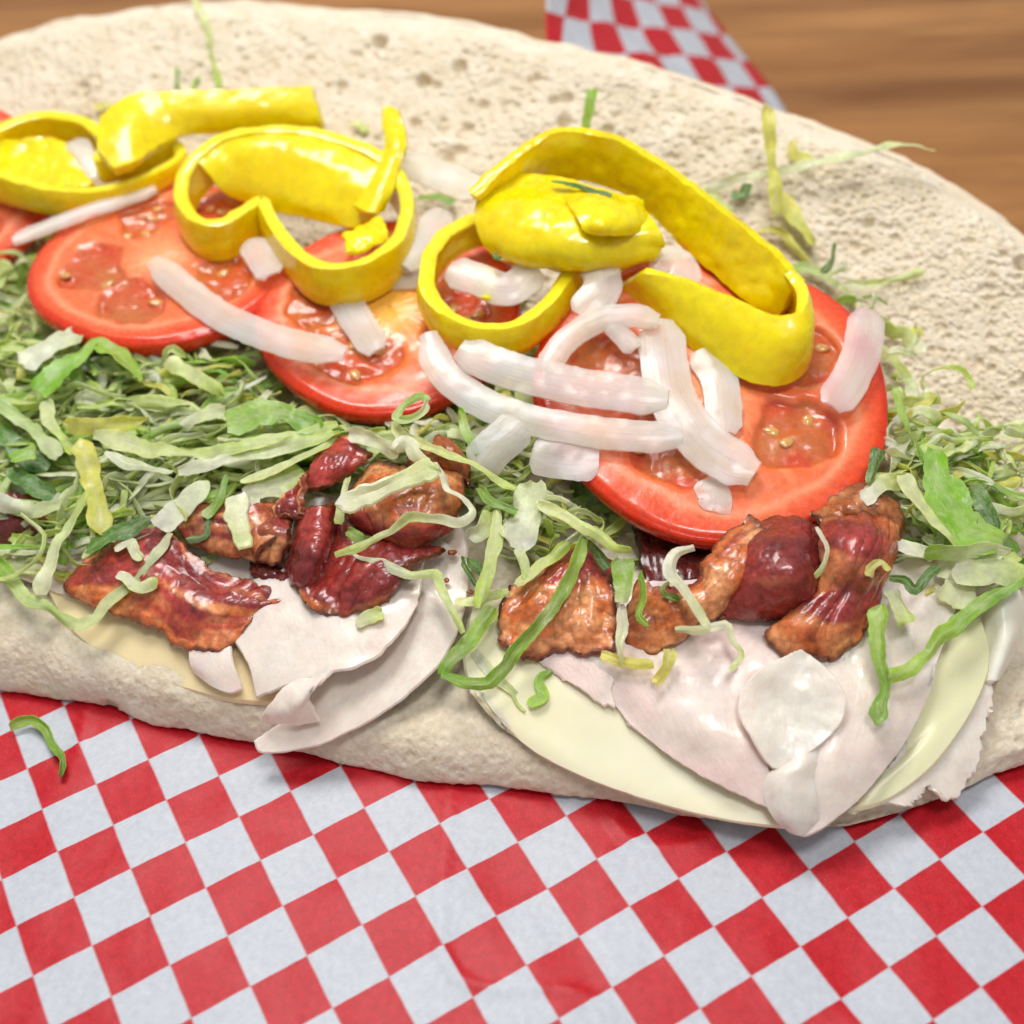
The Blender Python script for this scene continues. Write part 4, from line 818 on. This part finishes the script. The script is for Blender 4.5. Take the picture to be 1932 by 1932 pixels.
# long band: diagonal inner face, hairpin at the right, front wall back to the left
peppatch('c2', [[(320, 400, 7.25), (420, 300, 7.60), (540, 210, 7.85), (650, 165, 7.95), (830, 185, 7.85), (1000, 270, 7.60), (1200, 420, 7.20), (1350, 540, 6.85), (1470, 640, 6.55), (1545, 730, 6.35)],
                [(340, 420, 6.90), (440, 340, 7.20), (550, 270, 7.40), (660, 240, 7.45), (810, 260, 7.30), (960, 330, 7.10), (1150, 480, 6.70), (1300, 610, 6.35), (1420, 710, 6.05), (1510, 780, 5.90)],
                [(390, 430, 6.35), (480, 380, 6.55), (570, 340, 6.65), (660, 335, 6.65), (790, 355, 6.55), (930, 420, 6.35), (1090, 565, 5.95), (1240, 710, 5.60), (1370, 815, 5.35), (1460, 860, 5.20)]],
         'long arched yellow pepper band sloping down to the right', th=.34, nu=140, nv=26, b=(.045, 1.8))
peppatch('c2', [[(1500, 690, 6.45), (1545, 760, 6.40), (1530, 850, 6.30), (1440, 862, 6.25), (1300, 805, 6.25), (1120, 730, 6.25), (968, 690, 6.25)], [(1515, 740, 6.10), (1566, 830, 6.05), (1555, 930, 5.95), (1450, 950, 5.90), (1300, 895, 5.90), (1110, 800, 5.92), (925, 715, 5.95)], [(1515, 780, 5.65), (1566, 900, 5.60), (1550, 1010, 5.45), (1440, 1040, 5.40), (1290, 990, 5.40), (1090, 870, 5.45), (885, 735, 5.55)], [(1500, 800, 5.30), (1558, 960, 5.20), (1530, 1070, 5.02), (1430, 1112, 4.95), (1290, 1068, 4.95), (1080, 922, 5.05), (850, 754, 5.25)]],
         'front yellow pepper wall with a pale glossy patch on the big tomato', th=.3, nu=120, nv=34, cut=True)
shred('c2', 7.3, [(610, 360), (690, 372), (760, 392), (835, 412)], .2, 'd', 'dark green lettuce fleck lying in the fold of the pepper tip', off=.2)
shred('c2', 6.4, [(395, 625), (405, 640), (425, 650)], .12, 'd', 'tiny dark green fleck at the lower left of the pepper tip', off=.1)

# ------------------------------------------------------------------ distinct lettuce shreds
sh = lambda P, w, k, l, **q: shred('c3', 'pile', P, w, k, l, **q)
sh([(115, 350), (250, 265), (440, 160)], .75, 'w', 'white oval lettuce rib just below the left tomato slice', off=.7, roll=.1, twist=.3, lo=.2)
sh([(210, 500), (390, 340), (560, 215), (650, 280), (780, 430)], .8, 'b', 'bright green curled lettuce leaf below the left tomato', off=.75, roll=.6, twist=1.2)
sh([(540, 740), (700, 790), (900, 835), (1100, 855), (1350, 820), (1600, 750), (1900, 690)], .42, 'p', 'long pale green shred curving under the middle tomato', off=.8, roll=.2, twist=.4)
sh([(990, 950), (1200, 910), (1500, 840), (1750, 770), (1900, 735)], .38, 'wp', 'long white green shred just below the curving one', off=.82, roll=.1, twist=.3)
sh([(1340, 1010), (1550, 930), (1750, 840), (1890, 745)], .34, 'p', 'straight green shred ending at the red bacon tip', off=.8, roll=.3, twist=.3)
sh([(1270, 680), (1450, 630), (1600, 620), (1780, 720)], .75, 'g', 'flat green leaf piece touching the middle tomato', off=.8, roll=.1, twist=.4)
sh([(1370, 1090), (1500, 1030), (1700, 975)], .8, 'wp', 'pale oval leaf piece left of the red bacon tip', off=.65, roll=.1, twist=.2)
sh([(1315, 1090), (1340, 1230), (1368, 1380)], .58, 'w', 'short white square ended rib hanging over the brown bacon', off=.85, roll=0, twist=.1, ends=(.02, .02), lo=.8, th=.09, ruf=.01)
sh([(450, 760), (500, 950), (555, 1120), (565, 1310)], .62, 'y', 'yellow green pointed leaf hanging down in the left heap', off=.7, roll=.2, twist=.5, lo=.1)
sh([(490, 1410), (640, 1310), (860, 1225)], .5, 'd', 'dark green shred above the flat front bacon', off=.7, roll=.2)
sh([(885, 1285), (970, 1180), (1090, 1090), (1150, 1010)], .62, 'w', 'white translucent shred hanging left of the square ended rib', off=.75, roll=.1, twist=.3)
sh([(225, 1640), (310, 1400), (380, 1250), (480, 1060)], .4, 'wp', 'long pale shred slanting down at the lower left of the heap', off=.75, roll=.1)
sh([(-40, 1420), (120, 1640), (260, 1710), (380, 1790), (500, 1800), (600, 1700), (720, 1600), (800, 1500), (970, 1300)], .34, 'gp', 'long bent lettuce strand dipping over the front bread edge at left', off=.65, roll=.1, twist=.8)
sh([(-30, 1110), (150, 1170), (340, 1150)], .5, 'w', 'white shred at the far left edge low in the heap', off=.75)
sh([(-20, 560), (120, 660), (240, 770), (340, 870)], .5, 'gp', 'green tinged shred slanting at the far left', off=.65)
sh([(240, 540), (280, 680), (420, 840)], .42, 'p', 'pale shred curving down from the green curled leaf', off=.65)
sh([(600, 830), (700, 910), (850, 930), (970, 960)], .3, 'w', 'narrow white shred in the middle of the left heap', off=.85)
sh([(60, 900), (130, 850), (200, 830)], .55, 'b', 'small yellow green leaf bud at the left edge', off=.85, lo=.1)
sh([(60, 950), (180, 1040), (310, 1090)], .45, 'd', 'dark green shred below the small leaf bud', off=.6)
sh([(640, 1390), (720, 1345), (760, 1400), (795, 1445)], .3, 'w', 'white crinkled scrap on top of the flat front bacon', off=.75)
sh([(670, 1530), (760, 1590), (880, 1590)], .34, 'wp', 'pale scrap in the middle of the flat front bacon', off=.75)
sh([(1040, 1335), (1140, 1310), (1165, 1200)], .2, 'd', 'small dark green curl left of the square ended rib', off=.7)
sh([(1150, 1210), (1230, 1100), (1270, 980)], .28, 'g', 'narrow green shred beside the square ended rib', off=.75)
sh([(350, 680), (480, 700), (620, 695), (830, 660)], .42, 'y', 'yellow shred with a green end in the upper left heap', off=.85, lo=.2)
sh([(930, 330), (1100, 420), (1260, 520)], .4, 'p', 'pale shred tucked below the left tomato toward the right', off=.7)
sh([(0, 700), (120, 860), (260, 940)], .5, 'd', 'dark green stalk deep in the left heap', off=.45)
sh([(1010, 700), (1120, 650), (1260, 620)], .5, 'w', 'cream crinkled shred between tomato and green leaf piece', off=.75, ruf=.12)
sh = lambda P, w, k, l, **q: shred('c4', 'pile', P, w, k, l, **q)
sh([(960, 70), (900, 45), (810, 100), (765, 175), (850, 180), (930, 130), (950, 70)], .22, 'gp', 'small looped green shred in front of the middle tomato', off=1.3, ends=(.05, .05))
sh([(760, 190), (785, 270), (900, 310), (1050, 370), (1200, 430), (1330, 510), (1440, 575)], .27, 'p', 'long pale shred running right from the small loop', off=1.05)
sh([(1130, 120), (1160, 230), (1230, 380)], .26, 'g', 'green sliver hanging down left of the long onion', off=1.0)
sh([(455, 655), (580, 620), (720, 560), (860, 490), (1010, 465)], .5, 'w', 'white thick lettuce rib across the rounded bacon curl', off=1.5, roll=.1, twist=.2, lo=.2, th=.1)
sh([(990, 420), (1040, 500), (1070, 570), (1150, 620), (1210, 690), (1130, 760), (1000, 735), (850, 725), (760, 790), (640, 860), (520, 910), (430, 940)], .23, 'wp', 'wavy yellowish white strand looping over the rounded bacon curl', off=1.45, ruf=.05)
sh([(540, 930), (700, 990), (850, 1045), (980, 1035), (1020, 1120), (1100, 1280), (1140, 1380)], .25, 'wp', 'pale strand bending down over the dark bacon onto turkey', off=.95)
sh([(1820, 830, .3), (1770, 1000, .2), (1650, 1230, .1), (1480, 1420), (1370, 1570), (1280, 1650), (1150, 1650), (1030, 1610)], .34, 'g', 'long green shred looping in front of the orange bacon square', off=.7, roll=.15, twist=.2)
sh([(1320, 1230), (1200, 1390), (1110, 1500), (1030, 1610)], .42, 'g', 'green shred forming the left side of the front loop', off=.5, roll=.1, twist=.3)
sh([(1340, 650), (1335, 850), (1280, 1050), (1240, 1230)], .32, 'p', 'pale green stalk hanging straight down in the centre', off=.9)
sh([(1240, 560), (1300, 630), (1450, 700)], .28, 'g', 'green sliver crossing the top of the hanging stalk', off=.95)
sh([(1560, 640), (1700, 720), (1850, 790), (2000, 880)], .3, 'p', 'pale shred passing under the left rim of the big tomato', off=.95)
sh([(1430, 890), (1480, 770), (1500, 640), (1530, 520)], .75, 'w', 'white crumpled leaf piece left of the big tomato', off=.85, ruf=.14)
sh([(1175, 845), (1250, 800), (1300, 690)], .38, 'wp', 'small white curled shred left of the hanging stalk', off=.8, ruf=.1)
sh([(1135, 950), (1170, 1030), (1230, 1110)], .2, 'd', 'dark green chip on the white turkey', off=.5)
sh([(1170, 960), (1230, 1000), (1270, 1050)], .22, 'd', 'second dark green chip crossing the first on turkey', off=.55, lo=.15)
sh([(1640, 1585), (1570, 1640), (1600, 1720), (1515, 1775)], .26, 'b', 'bright green chip lying alone on the large cheese slice', off=.22, roll=0, twist=0)
sh([(1440, 1110), (1600, 990), (1740, 870)], .34, 'p', 'pale green shred above the orange bacon square', off=.7)
sh([(1110, 1205), (1230, 1185), (1400, 1140)], .3, 'p', 'pale shred crossing behind the green front loop', off=.5)
sh([(545, 1325), (620, 1290), (690, 1255)], .34, 'wp', 'pale chip on the folded turkey slice below the dark bacon', off=.75, lo=.3)
sh([(500, 270), (620, 285), (720, 350), (780, 380)], .42, 'w', 'cream shred just right of the red bacon tip', off=1.0)
sh([(760, 350), (830, 310), (900, 390), (960, 440)], .3, 'w', 'thin cream shred above the white rib', off=1.15)
sh([(500, 500), (470, 620), (450, 760)], .22, 'p', 'thin shred between the dark roll and the rounded curl', off=.8)
sh([(500, 800), (560, 850), (660, 870)], .3, 'g', 'green scrap under the wavy strand end', off=.75)
sh([(1200, 1480), (1300, 1600), (1420, 1700), (1500, 1810)], .3, 'wp', 'translucent shred lying flat on the large cheese slice', off=.16, roll=0, twist=0)
sh = lambda P, w, k, l, **q: shred('c10', 'pile', P, w, k, l, **q)
sh([(1480, 380), (1340, 430), (1310, 580), (1420, 720), (1520, 860), (1590, 980), (1480, 1000), (1340, 1020)], .26, 'w', 'white twisted shred hanging over the wavy bacon onto turkey', off=1.15)
sh([(1590, 1000), (1730, 970), (1760, 1080), (1850, 1190), (1760, 1300)], .2, 'wp', 'thin bent end of shred on the pinkish turkey', off=.7)
sh([(960, 480), (970, 640), (940, 800)], .55, 'gp', 'crumpled green leaf hanging below the big tomato rim', off=.95, lo=.4)
sh([(1080, 560), (1100, 760), (1070, 900), (1160, 990)], .22, 'b', 'narrow green leaf tip beside the crumpled leaf', off=.85, lo=.1)
sh([(950, 820), (940, 1000), (920, 1130), (960, 1280)], .28, 'w', 'white thread hanging between the two orange bacon pieces', off=.75, lo=.15)
sh([(790, 1190), (950, 1240), (1180, 1260)], .22, 'y', 'yellow shred along the lower edge of the bacon', off=.55)
sh([(1200, 1400), (1270, 1280), (1310, 1150)], .32, 'y', 'yellow pointed chip at the end of the yellow shred', off=.6, lo=.1)
sh([(640, 320), (760, 420), (850, 540)], .3, 'd', 'dark green shred below the left rim of the big tomato', off=.75)
sh([(320, 60), (560, 170), (760, 300), (900, 390), (1010, 420)], .27, 'p', 'pale shred ending in a notch under the big tomato', off=1.1)
sh([(160, 400), (210, 500), (230, 620)], .26, 'wp', 'small pale loop on the dark gap left of the orange square', off=.7)
sh([(1290, 640), (1250, 720), (1380, 780)], .12, 'g', 'wispy green bit between the bacon pieces', off=.8)
sh = lambda P, w, k, l, **q: shred('c5', 'pile', P, w, k, l, **q)
sh([(1070, 220), (1112, 310), (1095, 390), (1060, 430)], .13, 'wp', 'thin curled thread over the dark bulging bacon', off=1.35)
sh([(1290, 430), (1300, 390), (1340, 368), (1370, 400)], .17, 'y', 'tiny cream curl on the reddish bacon piece', off=1.15)
sh([(1330, 540), (1320, 700), (1345, 880), (1330, 1050)], .42, 'g', 'green pointed shred pointing down on the right turkey', off=.75, lo=.1, roll=.1, twist=.4)
sh([(1350, 850), (1490, 780), (1600, 670), (1750, 550), (1930, 430)], .38, 'g', 'long green shred slanting up to the right edge', off=.7, roll=.1, twist=.5)
sh = lambda P, w, k, l, **q: shred('c12', 'pile', P, w, k, l, **q)
sh([(520, 280), (540, 400), (600, 540), (680, 660), (830, 680)], .95, 'b', 'wide bright green leaf piece at the right end of the sandwich', off=.85, roll=.1, twist=.3, lo=.5)
sh([(380, 400), (460, 520), (560, 640), (620, 730)], .35, 'p', 'pale shred along the left side of the bright green leaf', off=.95)
sh([(480, 750), (620, 740), (760, 720), (870, 730)], .38, 'gp', 'green shred lying across below the bright leaf', off=.9)
sh([(690, 440), (730, 520), (790, 640)], .45, 'd', 'dark green leaf bit behind the bright green leaf', off=.65)
sh([(620, 800), (760, 820), (920, 830)], .7, 'wp', 'pale translucent leaf over the white cheese edge', off=.75, roll=.1, twist=.2)
sh([(340, 0), (370, 100), (430, 240), (470, 330)], .3, 'g', 'narrow green shred standing right of the big tomato', off=.8)
sh([(320, 850), (400, 860), (430, 900), (540, 800)], .2, 'd', 'small dark green curl on the turkey right of the bacon', off=.8)
sh([(340, 900), (370, 1000), (400, 1070)], .6, 'wp', 'pale crumpled lettuce right of the reddish bacon', off=.7, ruf=.12)
sh([(560, 780), (640, 860), (600, 980)], .9, 'w', 'translucent cream leaf flap on the right turkey', off=.45, th=.03, roll=.1)
sh([(200, 500), (300, 420), (420, 420)], .45, 'wp', 'pale ragged shred at the right foot of the big tomato', off=.8, ruf=.12)
sh([(360, 700), (460, 740), (600, 745)], .4, 'w', 'pale shred beside the back bacon strip', off=.6)
sh([(230, 420), (255, 340), (270, 280)], .3, 'd', 'dark green bit peeping out from the right side of the big tomato', off=.9)
# strands on the open upper half
sh = lambda fr, P, w, k, l, **q: shred(fr, 'upper', P, w, k, l, off=q.pop('off', .25), **q)
sh('c7', [(720, 715, .1), (850, 680, .1), (1000, 650, .15), (1200, 610, .2), (1350, 570, .2), (1480, 545, .2), (1590, 580, .05)], .28, 'w', 'long white strand lying across the right of the upper bread half', roll=.1, twist=.6)
sh('c7', [(945, 395, .5), (968, 550, .35), (985, 700, .2), (985, 830, .1)], .42, 'y', 'yellow green pointed leaf standing up on the upper bread half', lo=.08, roll=.1, twist=.2, off=.5)
sh('c7', [(1010, 730, .1), (1060, 830, .1), (1140, 935, .1)], .6, 'y', 'pale yellow crumpled leaf below the standing pointed leaf')
sh('c7', [(1040, 540), (1060, 590), (1130, 600)], .3, 'y', 'small pale yellow scrap beside the standing pointed leaf')
sh('c7', [(285, 340, .4), (275, 430, .3), (250, 520, .1)], .32, 'b', 'green stub sticking up behind the long pepper band', off=.5, ends=(.03, .03), lo=.8, roll=.1, twist=.1)
sh('c7', [(1212, 925, .2), (1205, 985, .1), (1160, 1045)], .2, 'd', 'dark green sliver above the right shoulder of the big tomato', lo=.1)
sh('c7', [(1240, 1090), (1400, 1070), (1550, 1035)], .26, 'wp', 'pale green shred pointing right on the upper bread half')
sh('c7', [(1380, 1320), (1480, 1430), (1555, 1560)], .24, 'p', 'thin pale shred curving beside the pink onion piece')
sh('c7', [(1440, 1460), (1470, 1560), (1495, 1650)], .35, 'g', 'green shred right of the big tomato on the bread')
sh('c7', [(1380, 1260), (1460, 1270), (1550, 1265)], .3, 'y', 'small yellow shred right of the pink onion piece')
sh('c7', [(700, 700), (760, 760), (820, 800)], .5, 'wp', 'pale scrap at the left end of the long white strand')
sh('c7', [(820, 730), (860, 740), (880, 700)], .3, 'd', 'dark green bit under the long white strand')
sh('c7', [(900, 880), (990, 880), (1060, 940), (1110, 1000)], .22, 'y', 'thin yellow shred below the pepper band at its right')
sh('c7', [(1000, 1020), (1120, 1030), (1250, 1110), (1290, 1170)], .35, 'gp', 'pale green shred along the upper right rim of the big tomato')
sh('c6', [(725, -10), (770, 100), (790, 220), (825, 335)], .24, 'p', 'thin pale green strand running down the left of the upper bread half', off=.15)
sh('c6', [(662, 250), (658, 335)], .13, 'g', 'tiny green sliver on the bread above the pepper strip', off=.15, n=14)
sh('c6', [(745, 285), (715, 335)], .14, 'b', 'tiny bright green sliver beside the thin pale strand', off=.15, n=14)
sh('c6', [(350, 400), (400, 395), (450, 410)], .25, 'y', 'small yellow lettuce scrap behind the leftmost pepper ring', off=.2)
sh('c6', [(1310, 460), (1340, 465), (1370, 490)], .25, 'p', 'small pale scrap on the bread right of the pepper strip', off=.15)
sh('c6', [(1560, 740), (1640, 735), (1700, 750)], .25, 'g', 'green scrap beside the white onion behind the pepper rings', off=.3)
sh('c12', [(540, 265), (680, 240), (800, 215), (930, 225)], .22, 'w', 'translucent strand curving to the right edge of the upper bread', off=.2)
sh('c12', [(640, 360), (710, 330), (780, 400), (830, 500), (850, 640), (890, 760)], .26, 'wp', 'pale strand hanging down at the right end between the bread halves', off=.3)
# stray shred on the paper
shred('c8', .35, [(45, 360), (110, 330), (180, 345), (230, 430), (275, 510), (262, 575)], .26, 'g', 'stray green lettuce shred on the checked paper at the lower left', off=.05, roll=.2, twist=.6)
